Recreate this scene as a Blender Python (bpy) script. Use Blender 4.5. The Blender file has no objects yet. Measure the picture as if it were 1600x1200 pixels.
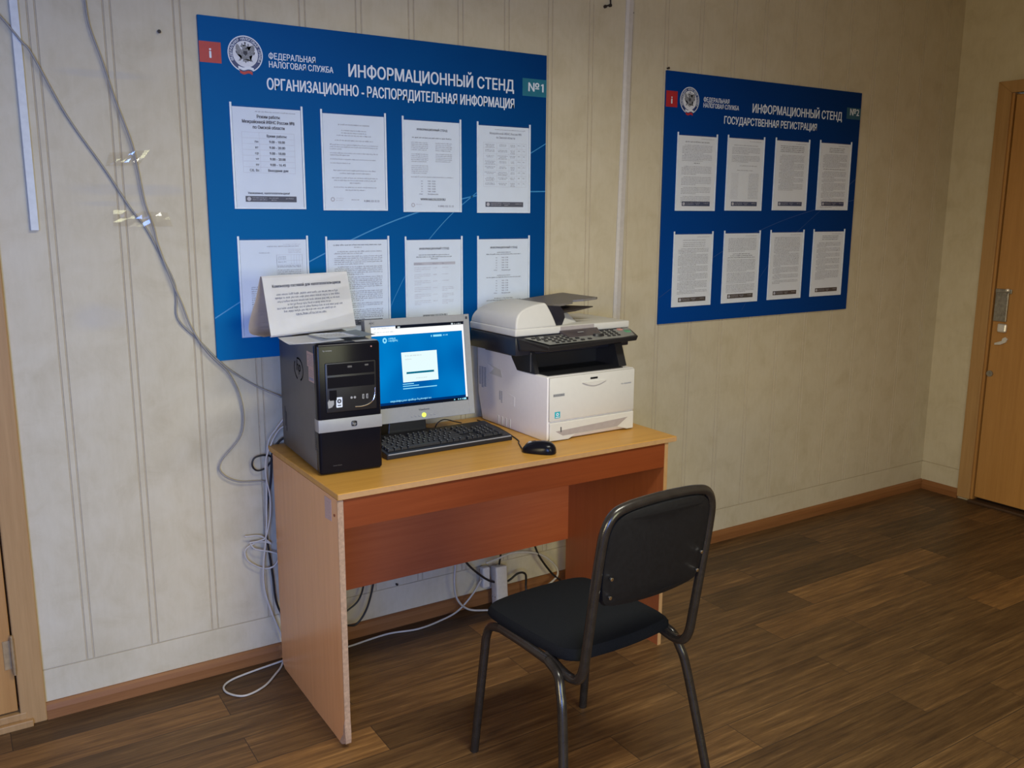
import bpy, bmesh, math, random
from mathutils import Vector, Matrix
from mathutils.geometry import tessellate_polygon
random.seed(7)
scene = bpy.context.scene
COL = scene.collection

# ------------------------------------------------------------------ camera
F_PX = 1387.25
yaw, pitch, roll = 0.56709, 0.189742, 0.004308
cam_data = bpy.data.cameras.new('camera')
cam_data.sensor_fit = 'HORIZONTAL'; cam_data.sensor_width = 36.0
cam_data.lens = F_PX / 1600 * 36.0
cam_data.clip_start = 0.05
cam = bpy.data.objects.new('camera', cam_data); COL.objects.link(cam)
Fw = Vector((math.sin(yaw)*math.cos(pitch), math.cos(yaw)*math.cos(pitch), -math.sin(pitch)))
Rt = Vector((math.cos(yaw), -math.sin(yaw), 0)); Up = Rt.cross(Fw)
c_, s_ = math.cos(roll), math.sin(roll)
X = Rt*c_ + Up*s_; Y = -Rt*s_ + Up*c_; Z = -Fw
M = Matrix(((X.x, Y.x, Z.x), (X.y, Y.y, Z.y), (X.z, Y.z, Z.z))).to_4x4()
M.translation = Vector((-0.03270, -2.85064, 1.52155))
cam.matrix_world = M
scene.camera = cam

# ------------------------------------------------------------------ world, lights, exposure
w = bpy.data.worlds.new('sky'); scene.world = w; w.use_nodes = True
w.node_tree.nodes['Background'].inputs[0].default_value = (0.55, 0.70, 1.0, 1)
w.node_tree.nodes['Background'].inputs[1].default_value = 0.6

def area(name, loc, rot, sx, sy, power, col, spread=180):
    d = bpy.data.lights.new(name, 'AREA'); d.shape = 'RECTANGLE'; d.size = sx; d.size_y = sy
    d.energy = power; d.color = col; d.spread = math.radians(spread)
    o = bpy.data.objects.new(name, d); o.location = loc; o.rotation_euler = rot; COL.objects.link(o)
    return o
# unseen window daylight from behind the camera, tinted blue, and an added warm fill
area('window_daylight', (-1.05, -4.50, 1.45), (math.radians(90-16), 0, 0), 1.30, 1.25, 77, (0.20, 0.37, 1.0), 115)
area('window_daylight', (1.25, -4.50, 1.45), (math.radians(90-20), 0, 0), 1.30, 1.25, 15, (1.0, 1.0, 0.6), 100)
# added warm fill from the unseen left side, no opening behind it
area('doorway_light', (-2.25, -2.9, 1.35), (math.radians(90-12), 0, math.radians(-100)), 1.30, 1.25, 72, (1.0, 0.84, 0.50), 110)
# the ceiling lamp above the chair
area('ceiling_lamp', (1.3, -2.05, 2.70), (0, 0, 0), 1.2, .4, 50, (1.0, 0.98, 0.84), 156)

scene.view_settings.view_transform = 'Standard'
scene.view_settings.look = 'None'
scene.view_settings.gamma = 1.0
scene.view_settings.use_curve_mapping = False
scene.view_settings.exposure = 0.0

# ------------------------------------------------------------------ materials
def srgb(r, g, b):
    f = lambda v: (v/255/12.92) if v/255 <= .04045 else ((v/255+.055)/1.055)**2.4
    return (f(r), f(g), f(b), 1)

def base_mat(name):
    m = bpy.data.materials.new(name); m.use_nodes = True
    return m, m.node_tree, m.node_tree.nodes['Principled BSDF']

def node(nt, t, **kw):
    n = nt.nodes.new(t)
    for k, v in kw.items():
        if isinstance(k, str) and hasattr(n, k): setattr(n, k, v)
    return n

def coords(nt, scale=(1, 1, 1), rot=(0, 0, 0)):
    tc = nt.nodes.new('ShaderNodeTexCoord'); mp = nt.nodes.new('ShaderNodeMapping')
    mp.inputs['Scale'].default_value = scale; mp.inputs['Rotation'].default_value = rot
    nt.links.new(tc.outputs['Object'], mp.inputs['Vector'])
    return mp.outputs['Vector']

def noise(nt, vec, scale, detail=4, rough=.55, dist=0.):
    n = nt.nodes.new('ShaderNodeTexNoise'); n.inputs['Scale'].default_value = scale
    n.inputs['Detail'].default_value = detail; n.inputs['Roughness'].default_value = rough
    n.inputs['Distortion'].default_value = dist
    nt.links.new(vec, n.inputs['Vector']); return n.outputs['Fac']

def ramp(nt, fac, stops):
    r = nt.nodes.new('ShaderNodeValToRGB')
    el = r.color_ramp.elements
    el[0].position, el[0].color = stops[0]; el[1].position, el[1].color = stops[-1]
    for p, c in stops[1:-1]:
        e = el.new(p); e.color = c
    nt.links.new(fac, r.inputs['Fac']); return r.outputs['Color']

def mix(nt, fac, a, b, mode='MIX'):
    n = nt.nodes.new('ShaderNodeMix'); n.data_type = 'RGBA'; n.blend_type = mode
    for s, v in ((n.inputs['Factor'], fac), (n.inputs['A'], a), (n.inputs['B'], b)):
        if isinstance(v, (int, float)): s.default_value = v
        elif isinstance(v, tuple): s.default_value = v
        else: nt.links.new(v, s)
    return n.outputs['Result']

def bump(nt, h, strength, dist):
    b = nt.nodes.new('ShaderNodeBump'); b.inputs['Strength'].default_value = strength
    b.inputs['Distance'].default_value = dist
    nt.links.new(h, b.inputs['Height']); return b.outputs['Normal']

def mul(c, k): return (c[0]*k, c[1]*k, c[2]*k, 1)

def plain(name, col, rough=.5, var=.06, scale=60, metal=0., spec=.5, bmp=0., coat=0.):
    m, nt, p = base_mat(name)
    f = noise(nt, coords(nt), scale)
    c = ramp(nt, f, [(.3, mul(col, 1-var)), (.7, mul(col, 1+var))])
    nt.links.new(c, p.inputs['Base Color'])
    p.inputs['Roughness'].default_value = rough; p.inputs['Metallic'].default_value = metal
    p.inputs['Specular IOR Level'].default_value = spec
    p.inputs['Coat Weight'].default_value = coat
    if bmp: nt.links.new(bump(nt, f, bmp, .001), p.inputs['Normal'])
    return m

def wood(name, dark, light, axis='x', rough=.4, fine=1., spec=.5):
    m, nt, p = base_mat(name)
    sc = {'x': (1.2, 30, 30), 'y': (30, 1.2, 30), 'z': (30, 30, 1.2)}[axis]
    v = coords(nt, sc)
    f = noise(nt, v, 1.6*fine, 6, .6, .35)
    g = noise(nt, coords(nt, tuple(k*4 for k in sc)), 2.2, 3)
    c = ramp(nt, f, [(.28, dark), (.5, tuple((a+b)/2 for a, b in zip(dark, light))), (.74, light)])
    c = mix(nt, .18, c, ramp(nt, g, [(.3, mul(dark, .8)), (.7, light)]))
    nt.links.new(c, p.inputs['Base Color'])
    p.inputs['Roughness'].default_value = rough
    p.inputs['Specular IOR Level'].default_value = spec
    nt.links.new(bump(nt, g, .05, .0006), p.inputs['Normal'])
    return m

def emit(name, col, strength=1., col2=None, axis=0, scale=1.5):
    m, nt, p = base_mat(name)
    nt.nodes.remove(p)
    e = nt.nodes.new('ShaderNodeEmission'); e.inputs['Strength'].default_value = strength
    out = nt.nodes['Material Output']
    if col2:
        f = noise(nt, coords(nt), scale, 1)
        nt.links.new(ramp(nt, f, [(.3, col), (.7, col2)]), e.inputs['Color'])
    else: e.inputs['Color'].default_value = col
    nt.links.new(e.outputs[0], out.inputs[0]); return m

# wall paper on grooved panels
def wall_mat():
    m, nt, p = base_mat('wall_paper')
    v = coords(nt)
    a = noise(nt, v, 9, 6, .62, .6)
    b = noise(nt, v, 2.2, 3, .5, .3)
    d = noise(nt, coords(nt, (1, 1, .25)), 60, 3, .6)
    c = ramp(nt, a, [(.30, (0.48, 0.4, 0.248, 1)), (.5, (0.552, 0.472, 0.312, 1)), (.72, (0.592, 0.516, 0.36, 1))])
    c = mix(nt, .25, c, ramp(nt, b, [(.35, (0.496, 0.42, 0.268, 1)), (.65, (0.584, 0.512, 0.36, 1))]))
    c = mix(nt, .12, c, ramp(nt, d, [(.35, (0.416, 0.352, 0.224, 1)), (.65, (0.608, 0.536, 0.384, 1))]))
    # old smears: two broken horizontal scuffs on the left part of the wall
    tc = nt.nodes.new('ShaderNodeTexCoord'); sp = nt.nodes.new('ShaderNodeSeparateXYZ')
    nt.links.new(tc.outputs['Object'], sp.inputs[0])
    def mth(op, x, y=None, z=None):
        n = nt.nodes.new('ShaderNodeMath'); n.operation = op
        for i, q in enumerate((x, y, z)):
            if q is None: continue
            if isinstance(q, (int, float)): n.inputs[i].default_value = q
            else: nt.links.new(q, n.inputs[i])
        return n.outputs[0]
    band = None
    for x0, x1, z0, hw in ((.26, .64, 1.585, .020), (.22, .56, 1.905, .014), (.28, .50, 1.545, .010), (.26, .42, 1.22, .05)):
        bz = mth('SUBTRACT', 1., mth('DIVIDE', mth('ABSOLUTE', mth('SUBTRACT', sp.outputs['Z'], z0)), hw))
        bx = mth('MINIMUM', mth('MULTIPLY', mth('SUBTRACT', sp.outputs['X'], x0), 9.), mth('MULTIPLY', mth('SUBTRACT', x1, sp.outputs['X']), 9.))
        bx = mth('MINIMUM', mth('MAXIMUM', mth('ADD', bx, mth('MULTIPLY', mth('SUBTRACT', b, .5), 2.5)), 0.), 1.)
        k = mth('MULTIPLY', mth('MAXIMUM', bz, 0.), bx)
        band = k if band is None else mth('MAXIMUM', band, k)
    k = mth('MULTIPLY', mth('MINIMUM', mth('MULTIPLY', band, 2.), 1.), mth('MULTIPLY', a, .38))
    c = mix(nt, k, c, (.33, .33, .35, 1))
    nt.links.new(c, p.inputs['Base Color'])
    p.inputs['Roughness'].default_value = .62
    nt.links.new(bump(nt, a, .12, .002), p.inputs['Normal'])
    return m

def floor_mat():
    m, nt, p = base_mat('floor_planks')
    v = coords(nt)
    br = nt.nodes.new('ShaderNodeTexBrick'); br.offset = .37; br.offset_frequency = 2; br.squash = 1
    nt.links.new(v, br.inputs['Vector'])
    br.inputs['Scale'].default_value = 1; br.inputs['Brick Width'].default_value = .92
    br.inputs['Row Height'].default_value = .142; br.inputs['Mortar Size'].default_value = .0012
    br.inputs['Color1'].default_value = (0, 0, 0, 1); br.inputs['Color2'].default_value = (1, 1, 1, 1)
    br.inputs['Mortar'].default_value = (.5, .5, .5, 1); br.inputs['Bias'].default_value = 0
    # shift the grain in every plank
    mp = nt.nodes.new('ShaderNodeMapping'); mp.inputs['Scale'].default_value = (2.2, 42, 1)
    add = nt.nodes.new('ShaderNodeVectorMath'); add.operation = 'ADD'
    sc = nt.nodes.new('ShaderNodeVectorMath'); sc.operation = 'SCALE'; sc.inputs['Scale'].default_value = 7.
    nt.links.new(br.outputs['Color'], sc.inputs[0]); nt.links.new(v, add.inputs[0]); nt.links.new(sc.outputs[0], add.inputs[1])
    nt.links.new(add.outputs[0], mp.inputs['Vector'])
    a = noise(nt, mp.outputs['Vector'], 1.3, 8, .68, .3)
    mp2 = nt.nodes.new('ShaderNodeMapping'); mp2.inputs['Scale'].default_value = (3.5, 14, 1)
    nt.links.new(add.outputs[0], mp2.inputs['Vector'])
    b = noise(nt, mp2.outputs['Vector'], 1.4, 4, .6)
    c = ramp(nt, a, [(.25, (0.02722, 0.01361, 0.006048, 1)), (.43, (0.07938, 0.04234, 0.01739, 1)), (.58, (0.1436, 0.08014, 0.03175, 1)), (.74, (0.3024, 0.1814, 0.0756, 1))])
    g = ramp(nt, b, [(.3, (0.0499, 0.03024, 0.01739, 1)), (.7, (0.1474, 0.08467, 0.03478, 1))])
    c = mix(nt, .38, c, g)
    e = noise(nt, coords(nt, (5, 150, 1)), 1.5, 5, .7)
    c = mix(nt, .55, c, ramp(nt, e, [(.32, (.62, .60, .58, 1)), (.52, (1, 1, 1, 1)), (.72, (1.5, 1.46, 1.4, 1))]), 'MULTIPLY')
    tone = ramp(nt, br.outputs['Color'], [(0, (.66, .64, .64, 1)), (.35, (.92, .88, .84, 1)), (.75, (1.08, 1.0, .92, 1)), (1, (1.8, 1.58, 1.26, 1))])
    c = mix(nt, 1., c, tone, 'MULTIPLY')
    c = mix(nt, br.outputs['Fac'], c, (.035, .022, .014, 1))
    nt.links.new(c, p.inputs['Base Color'])
    p.inputs['Roughness'].default_value = .42
    p.inputs['Specular IOR Level'].default_value = .25
    nt.links.new(bump(nt, a, .10, .0008), p.inputs['Normal'])
    return m

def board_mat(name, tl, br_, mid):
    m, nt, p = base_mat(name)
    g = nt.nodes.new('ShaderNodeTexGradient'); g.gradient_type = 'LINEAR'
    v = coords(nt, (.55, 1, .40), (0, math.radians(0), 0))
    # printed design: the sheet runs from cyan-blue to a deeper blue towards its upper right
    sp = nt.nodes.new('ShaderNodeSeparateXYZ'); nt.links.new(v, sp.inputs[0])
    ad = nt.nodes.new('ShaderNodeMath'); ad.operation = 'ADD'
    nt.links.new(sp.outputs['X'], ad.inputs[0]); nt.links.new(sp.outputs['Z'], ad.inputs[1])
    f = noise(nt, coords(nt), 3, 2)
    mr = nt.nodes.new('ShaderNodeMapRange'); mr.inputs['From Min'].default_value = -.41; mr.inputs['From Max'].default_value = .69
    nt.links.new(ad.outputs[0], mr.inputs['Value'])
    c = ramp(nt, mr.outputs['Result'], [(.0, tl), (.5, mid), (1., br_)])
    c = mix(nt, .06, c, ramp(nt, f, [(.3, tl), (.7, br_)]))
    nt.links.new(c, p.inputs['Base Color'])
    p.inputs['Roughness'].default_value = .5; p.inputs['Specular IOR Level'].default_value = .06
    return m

def glassy(name, tint=(1, 1, 1, 1), gloss=.06, rough=.08):
    m, nt, p = base_mat(name); nt.nodes.remove(p)
    t = nt.nodes.new('ShaderNodeBsdfTransparent'); t.inputs[0].default_value = tint
    g = nt.nodes.new('ShaderNodeBsdfGlossy'); g.inputs['Roughness'].default_value = rough
    f = noise(nt, coords(nt), 40)
    nt.links.new(ramp(nt, f, [(.3, (.8, .8, .8, 1)), (.7, (1, 1, 1, 1))]), g.inputs['Color'])
    mx = nt.nodes.new('ShaderNodeMixShader'); mx.inputs[0].default_value = gloss
    nt.links.new(t.outputs[0], mx.inputs[1]); nt.links.new(g.outputs[0], mx.inputs[2])
    nt.links.new(mx.outputs[0], nt.nodes['Material Output'].inputs[0])
    return m

MT = dict(
    wall=wall_mat(), floor=floor_mat(),
    ceil=plain('ceiling_paint', (.50, .45, .36, 1), .8), far=wood('room_panelling', (.30, .17, .07, 1), (.42, .25, .11, 1), 'z', .5),  # unseen walls in brown, ceiling dulled: chosen to warm and dim the bounce
    groove=plain('groove_line', (0.448, 0.368, 0.24, 1), .7),
    base=wood('skirting_wood', (0.2, 0.076, 0.0224, 1), (0.28, 0.12, 0.04, 1), 'x', .5, 1., .3),
    basey=wood('skirting_wood_side', (0.2, 0.076, 0.0224, 1), (0.28, 0.12, 0.04, 1), 'y', .5, 1., .3),
    doorw=wood('door_veneer', (0.3848, 0.1776, 0.0444, 1), (0.4736, 0.2368, 0.0666, 1), 'z', .42),
    casing=wood('casing_veneer', (0.352, 0.192, 0.068, 1), (0.448, 0.26, 0.1, 1), 'z', .5, 1., .3),
    dark=plain('dark_gap', (.02, .012, .008, 1), .6),
    white_trim=plain('white_trim_plastic', (0.612, 0.612, 0.561, 1), .45),
    trim=plain('beige_joint_strip', (0.528, 0.48, 0.416, 1), .5),
    brown_wood=wood('threshold_wood', (.045, .022, .010, 1), (.075, .038, .018, 1), 'y', .5),
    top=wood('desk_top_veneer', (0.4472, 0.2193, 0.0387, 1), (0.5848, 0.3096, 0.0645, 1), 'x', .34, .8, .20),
    desk_v=wood('desk_side_veneer', (.60, .285, .112, 1), (.70, .36, .150, 1), 'z', .30, 1.2),  # left panel veneer, paled to carry its sheen in the colour
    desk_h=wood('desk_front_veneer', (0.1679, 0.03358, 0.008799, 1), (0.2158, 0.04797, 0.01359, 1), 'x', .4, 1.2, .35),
    desk_m=wood('desk_modesty_veneer', (0.4362, 0.1052, 0.03506, 1), (0.5297, 0.1441, 0.05063, 1), 'x', .4, 1.2, .3), desk_r=wood('desk_inner_side_veneer', (.26, .075, .026, 1), (.33, .10, .036, 1), 'z', .36, 1.2),  # modesty lightened, right panel darkened: light and shade put into one red laminate
    edge=plain('desk_edge_band', (0.425, 0.2465, 0.1105, 1), .4),
    raw=plain('raw_chipboard', (0.357, 0.2295, 0.1445, 1), .9, .2, 120, bmp=.5),
    paper=plain('white_paper', (0.656, 0.7216, 0.7872, 1), .8, .02, 25),
    paper_loose=plain('loose_paper', (.88, .90, .93, 1), .8, .02, 25), paper_tent=plain('card_paper', (.92, .91, .885, 1), .8, .02, 25),  # whiter than the wall sheets, their stronger light put into the colour
    paper_warm=plain('warm_paper', (.69, .72, .755, 1), .8, .02, 25),
    paper_grey=plain('grey_leaflet_paper', (.34, .40, .46, 1), .6, .05, 25),
    paper_brown=plain('kraft_paper', (.60, .50, .43, 1), .8, .03, 25),  # back of the white tent sheet, its brownish shade put into the colour
    ink_matt=plain('matt_black', (.006, .006, .006, 1), .9, spec=.05),
    ink=plain('black_ink', (.05, .05, .06, 1), .8),
    ink_grey=plain('grey_ink', (.24, .24, .27, 1), .8),
    ink_light=plain('pale_ink', (.46, .46, .50, 1), .8),
    navy=plain('navy_ink', (.035, .055, .12, 1), .7),
    brown_ink=plain('dark_brown_ink', (.055, .045, .045, 1), .7),
    slate_ink=plain('slate_ink', (.075, .085, .115, 1), .7),
    sign_white=plain('sign_lettering', (0.68, 0.7225, 0.765, 1), .5, .02),
    sign_red=plain('sign_red', (0.4, 0.0144, 0.024, 1), .45),
    teal=plain('sign_teal', (0.0096, 0.152, 0.216, 1), .45),
    teal2=plain('sign_dark_teal', (0.008, 0.08, 0.128, 1), .45),
    swoosh=plain('sign_swoosh', (.03, .22, .46, 1), .45),
    swoosh2=plain('sign_swoosh_dark', (.008, .05, .19, 1), .45),
    emblem_navy=plain('emblem_navy', (.012, .035, .14, 1), .45),
    emblem_grey=plain('emblem_silver', (.62, .64, .68, 1), .45),
    eagle=plain('emblem_eagle', (.20, .21, .23, 1), .5, .5, 260),
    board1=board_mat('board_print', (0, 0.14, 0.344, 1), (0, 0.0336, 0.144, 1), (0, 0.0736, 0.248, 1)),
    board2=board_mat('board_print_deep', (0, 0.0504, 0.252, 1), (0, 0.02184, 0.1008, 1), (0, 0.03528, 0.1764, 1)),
    brass=plain('dull_brass', (.42, .28, .13, 1), .5, .15, 60, metal=.5), pane=glassy('clear_acrylic', gloss=.025), acryl=plain('acrylic_edge', (0.663, 0.731, 0.782, 1), .25),
    tape=glassy('clear_tape', (.98, .975, .96, 1), .05, .10),
    black=plain('black_plastic', (.012, .012, .014, 1), .42),
    black_gloss=plain('glossy_black_plastic', (.006, .006, .009, 1), .22, spec=.16),
    navy_plastic=plain('blue_black_plastic', (.012, .013, .022, 1), .35),
    case=plain('dark_grey_steel', (.098, .093, .088, 1), .42, .05, 30),
    silver=plain('silver_plastic', (0.2886, 0.2886, 0.2847, 1), .38, .03),
    silver_dk=plain('dull_silver_plastic', (.30, .30, .30, 1), .4, .03),
    chrome=plain('chrome', (.75, .75, .77, 1), .18, .02, metal=1.),
    metal=plain('worn_metal', (.34, .32, .28, 1), .42, .25, 60, metal=.8),
    metal_lt=plain('bright_metal', (.80, .78, .74, 1), .35, .05, metal=.6),
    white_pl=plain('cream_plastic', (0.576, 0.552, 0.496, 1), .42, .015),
    white_side=plain('offwhite_plastic', (.76, .72, .69, 1), .45, .015),  # copier body: lighter copy, makes up for the weak side light
    taupe=plain('taupe_plastic', (0.34, 0.2975, 0.2805, 1), .45),
    panel_grey=plain('panel_grey', (.20, .20, .185, 1), .4),
    tray_grey=plain('tray_grey_brown', (0.136, 0.119, 0.102, 1), .5),
    cyan=plain('cyan_sticker', (.01, .35, .42, 1), .5),
    green=plain('green_key', (.08, .25, .12, 1), .5), red=plain('red_key', (.45, .2, .16, 1), .5),
    pink=plain('pinkish_label', (0.46, 0.33, 0.3, 1), .6, .12, 200),
    lcd=plain('display_glass', (.065, .052, .055, 1), .2),
    fabric=plain('black_fabric', (.008, .009, .011, 1), .95, .35, 500, spec=.1, bmp=.4),
    back_pl=plain('black_leatherette', (.007, .007, .008, 1), .5, .2, 90, spec=.3),
    tube=plain('black_lacquered_steel', (.018, .015, .013, 1), .24, .2, 40),
    cable_w=plain('grey_white_cable', (0.493, 0.459, 0.391, 1), .55), cable_g=plain('grey_cable', (0.289, 0.2635, 0.221, 1), .55),
    cable_b=plain('black_cable', (.012, .011, .011, 1), .45),
    strip_w=plain('power_strip_plastic', (0.558, 0.54, 0.495, 1), .45),
    key=plain('key_plastic', (.020, .020, .022, 1), .45), keymark=plain('key_legend', (.28, .28, .29, 1), .6),
    led=emit('led_light', (.75, 1., .12, 1), 1.6),
    scr=emit('screen_blue', (.0, .10, .38, 1), 1., (.0, .22, .62, 1), scale=6),
    scr_white=emit('screen_white', (1., 1., 1., 1), 1.05), scr_pale=emit('screen_pale', (.80, .98, 1., 1), 1.),
    scr_cyan=emit('screen_cyan', (.30, .78, 1., 1), 1.), scr_teal=emit('screen_teal', (.0, .14, .25, 1), 1.),
    scr_black=emit('screen_black', (.006, .008, .016, 1), 1.), scr_grey=emit('screen_grey', (.55, .62, .66, 1), 1.),
    scr_navy=emit('screen_navy', (.0, .03, .15, 1), 1.),
)

# ------------------------------------------------------------------ mesh helpers
def link(name, bm, mat, parent=None, smooth=False):
    me = bpy.data.meshes.new(name)
    bmesh.ops.recalc_face_normals(bm, faces=bm.faces[:])
    if smooth:
        for f in bm.faces: f.smooth = True
    bm.to_mesh(me); bm.free()
    for m in (mat if isinstance(mat, (list, tuple)) else (mat,)):
        me.materials.append(MT[m] if isinstance(m, str) else m)
    o = bpy.data.objects.new(name, me); COL.objects.link(o)
    if parent: o.parent = parent
    if smooth == 'auto':
        me.polygons.foreach_set('use_smooth', [True]*len(me.polygons))
        try: me.set_sharp_from_angle(angle=math.radians(35))
        except Exception: pass
    return o

def tag(o, label, cat, group=None):
    o['label'] = label; o['category'] = cat
    if group: o['group'] = group
    return o

def thing(name, label, cat, loc=(0, 0, 0), rz=0., group=None, rot=None):
    o = bpy.data.objects.new(name, None); COL.objects.link(o)
    o.empty_display_size = .05
    o.location = loc; o.rotation_euler = rot if rot else (0, 0, rz)
    return tag(o, label, cat, group)

def struct(o):
    o['kind'] = 'structure'; return o

def merge(bm, other):
    me = bpy.data.meshes.new('tmp'); other.to_mesh(me); other.free(); bm.from_mesh(me); bpy.data.meshes.remove(me)

def box(bm, x0, x1, y0, y1, z0, z1, bev=0., seg=2, mi=0):
    b = bmesh.new()
    bmesh.ops.create_cube(b, size=1)
    for v in b.verts:
        v.co = Vector((x0+(v.co.x+.5)*(x1-x0), y0+(v.co.y+.5)*(y1-y0), z0+(v.co.z+.5)*(z1-z0)))
    if bev: bmesh.ops.bevel(b, geom=b.edges[:], offset=bev, segments=seg, profile=.5, affect='EDGES')
    for f in b.faces: f.material_index = mi
    merge(bm, b); return bm

def B(*a, **k):
    return box(bmesh.new(), *a, **k)

def prism(bm, poly, fn, d0, d1, bev=0., seg=2, mi=0):
    """poly: 2D points; fn(a, b, d) gives a 3D point; extruded from d0 to d1"""
    b = bmesh.new()
    v0 = [b.verts.new(fn(p[0], p[1], d0)) for p in poly]; v1 = [b.verts.new(fn(p[0], p[1], d1)) for p in poly]
    b.faces.new(v0); b.faces.new(v1[::-1]); n = len(poly)
    for i in range(n): b.faces.new((v0[i], v1[i], v1[(i+1) % n], v0[(i+1) % n]))
    bmesh.ops.recalc_face_normals(b, faces=b.faces[:])
    if bev:
        es = [e for e in b.edges if len(e.link_faces) == 2 and e.calc_face_angle() > .5]
        bmesh.ops.bevel(b, geom=es, offset=bev, segments=seg, profile=.5, affect='EDGES', clamp_overlap=True)
    for f in b.faces: f.material_index = mi
    merge(bm, b); return bm
XZ = lambda a, b, d: (a, d, b)
YZ = lambda a, b, d: (d, a, b)
XY = lambda a, b, d: (a, b, d)

def hull8(bm, pts, bev=0., mi=0):
    """pts: bottom 4 then top 4, both in the same turning order"""
    b = bmesh.new(); v = [b.verts.new(p) for p in pts]; n = len(pts)//2
    b.faces.new(v[:n]); b.faces.new(v[n:][::-1])
    for i in range(n): b.faces.new((v[i], v[n+i], v[n+(i+1) % n], v[(i+1) % n]))
    bmesh.ops.recalc_face_normals(b, faces=b.faces[:])
    if bev: bmesh.ops.bevel(b, geom=b.edges[:], offset=bev, segments=2, profile=.5, affect='EDGES', clamp_overlap=True)
    for f in b.faces: f.material_index = mi
    merge(bm, b); return bm

def spline(pts, n=8):
    P = [Vector(p) for p in pts]
    if len(P) < 3: return P
    out = []
    for i in range(len(P)-1):
        p0 = P[i-1] if i else P[0]*2-P[1]; p1 = P[i]; p2 = P[i+1]; p3 = P[i+2] if i+2 < len(P) else P[-1]*2-P[-2]
        for k in range(n):
            t = k/n
            out.append(.5*((2*p1)+(-p0+p2)*t+(2*p0-5*p1+4*p2-p3)*t*t+(-p0+3*p1-3*p2+p3)*t**3))
    out.append(P[-1]); return out

def tube(bm, pts, r, seg=10, smooth=8, rx=None, cap=True):
    P = spline(pts, smooth) if smooth else [Vector(p) for p in pts]
    rings = []; up = None
    for i, p in enumerate(P):
        t = (P[min(i+1, len(P)-1)]-P[max(i-1, 0)])
        if t.length < 1e-9: t = Vector((0, 0, 1))
        t.normalize()
        if up is None:
            up = Vector((0, 0, 1)) if abs(t.z) < .9 else Vector((1, 0, 0))
        up = (up-t*up.dot(t));
        if up.length < 1e-6: up = t.orthogonal()
        up.normalize(); sd = t.cross(up)
        rings.append([bm.verts.new(p+up*r*math.cos(a)+sd*(rx or r)*math.sin(a)) for a in [2*math.pi*k/seg for k in range(seg)]])
    for a, b in zip(rings, rings[1:]):
        for k in range(seg): bm.faces.new((a[k], a[(k+1) % seg], b[(k+1) % seg], b[k]))
    if cap: bm.faces.new(rings[0][::-1]); bm.faces.new(rings[-1])
    return bm

def quad(bm, x0, x1, z0, z1, y, mi=0):
    v = [bm.verts.new(p) for p in ((x0, y, z0), (x1, y, z0), (x1, y, z1), (x0, y, z1))]
    f = bm.faces.new(v); f.material_index = mi; return f

def disc(bm, cx, cz, rx, rz, y, n=40, mi=0, r_in=0.):
    o = [bm.verts.new((cx+rx*math.cos(2*math.pi*k/n), y, cz+rz*math.sin(2*math.pi*k/n))) for k in range(n)]
    if r_in:
        i = [bm.verts.new((cx+rx*r_in*math.cos(2*math.pi*k/n), y, cz+rz*r_in*math.sin(2*math.pi*k/n))) for k in range(n)]
        for k in range(n):
            f = bm.faces.new((o[k], o[(k+1) % n], i[(k+1) % n], i[k])); f.material_index = mi
    else:
        f = bm.faces.new(o); f.material_index = mi

def cyl(bm, c, r, axis, h, n=20, r2=None, bev=0.):
    b = bmesh.new()
    bmesh.ops.create_cone(b, cap_ends=True, segments=n, radius1=r, radius2=r if r2 is None else r2, depth=h)
    R = {'x': Matrix.Rotation(math.pi/2, 4, 'Y'), 'y': Matrix.Rotation(math.pi/2, 4, 'X'), 'z': Matrix()}[axis]
    if bev:
        es = [e for e in b.edges if len(e.link_faces) == 2 and e.calc_face_angle() > .7]
        bmesh.ops.bevel(b, geom=es, offset=bev, segments=2, profile=.5, affect='EDGES')
    bmesh.ops.transform(b, matrix=Matrix.Translation(c) @ R, verts=b.verts[:])
    merge(bm, b); return bm

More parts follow.
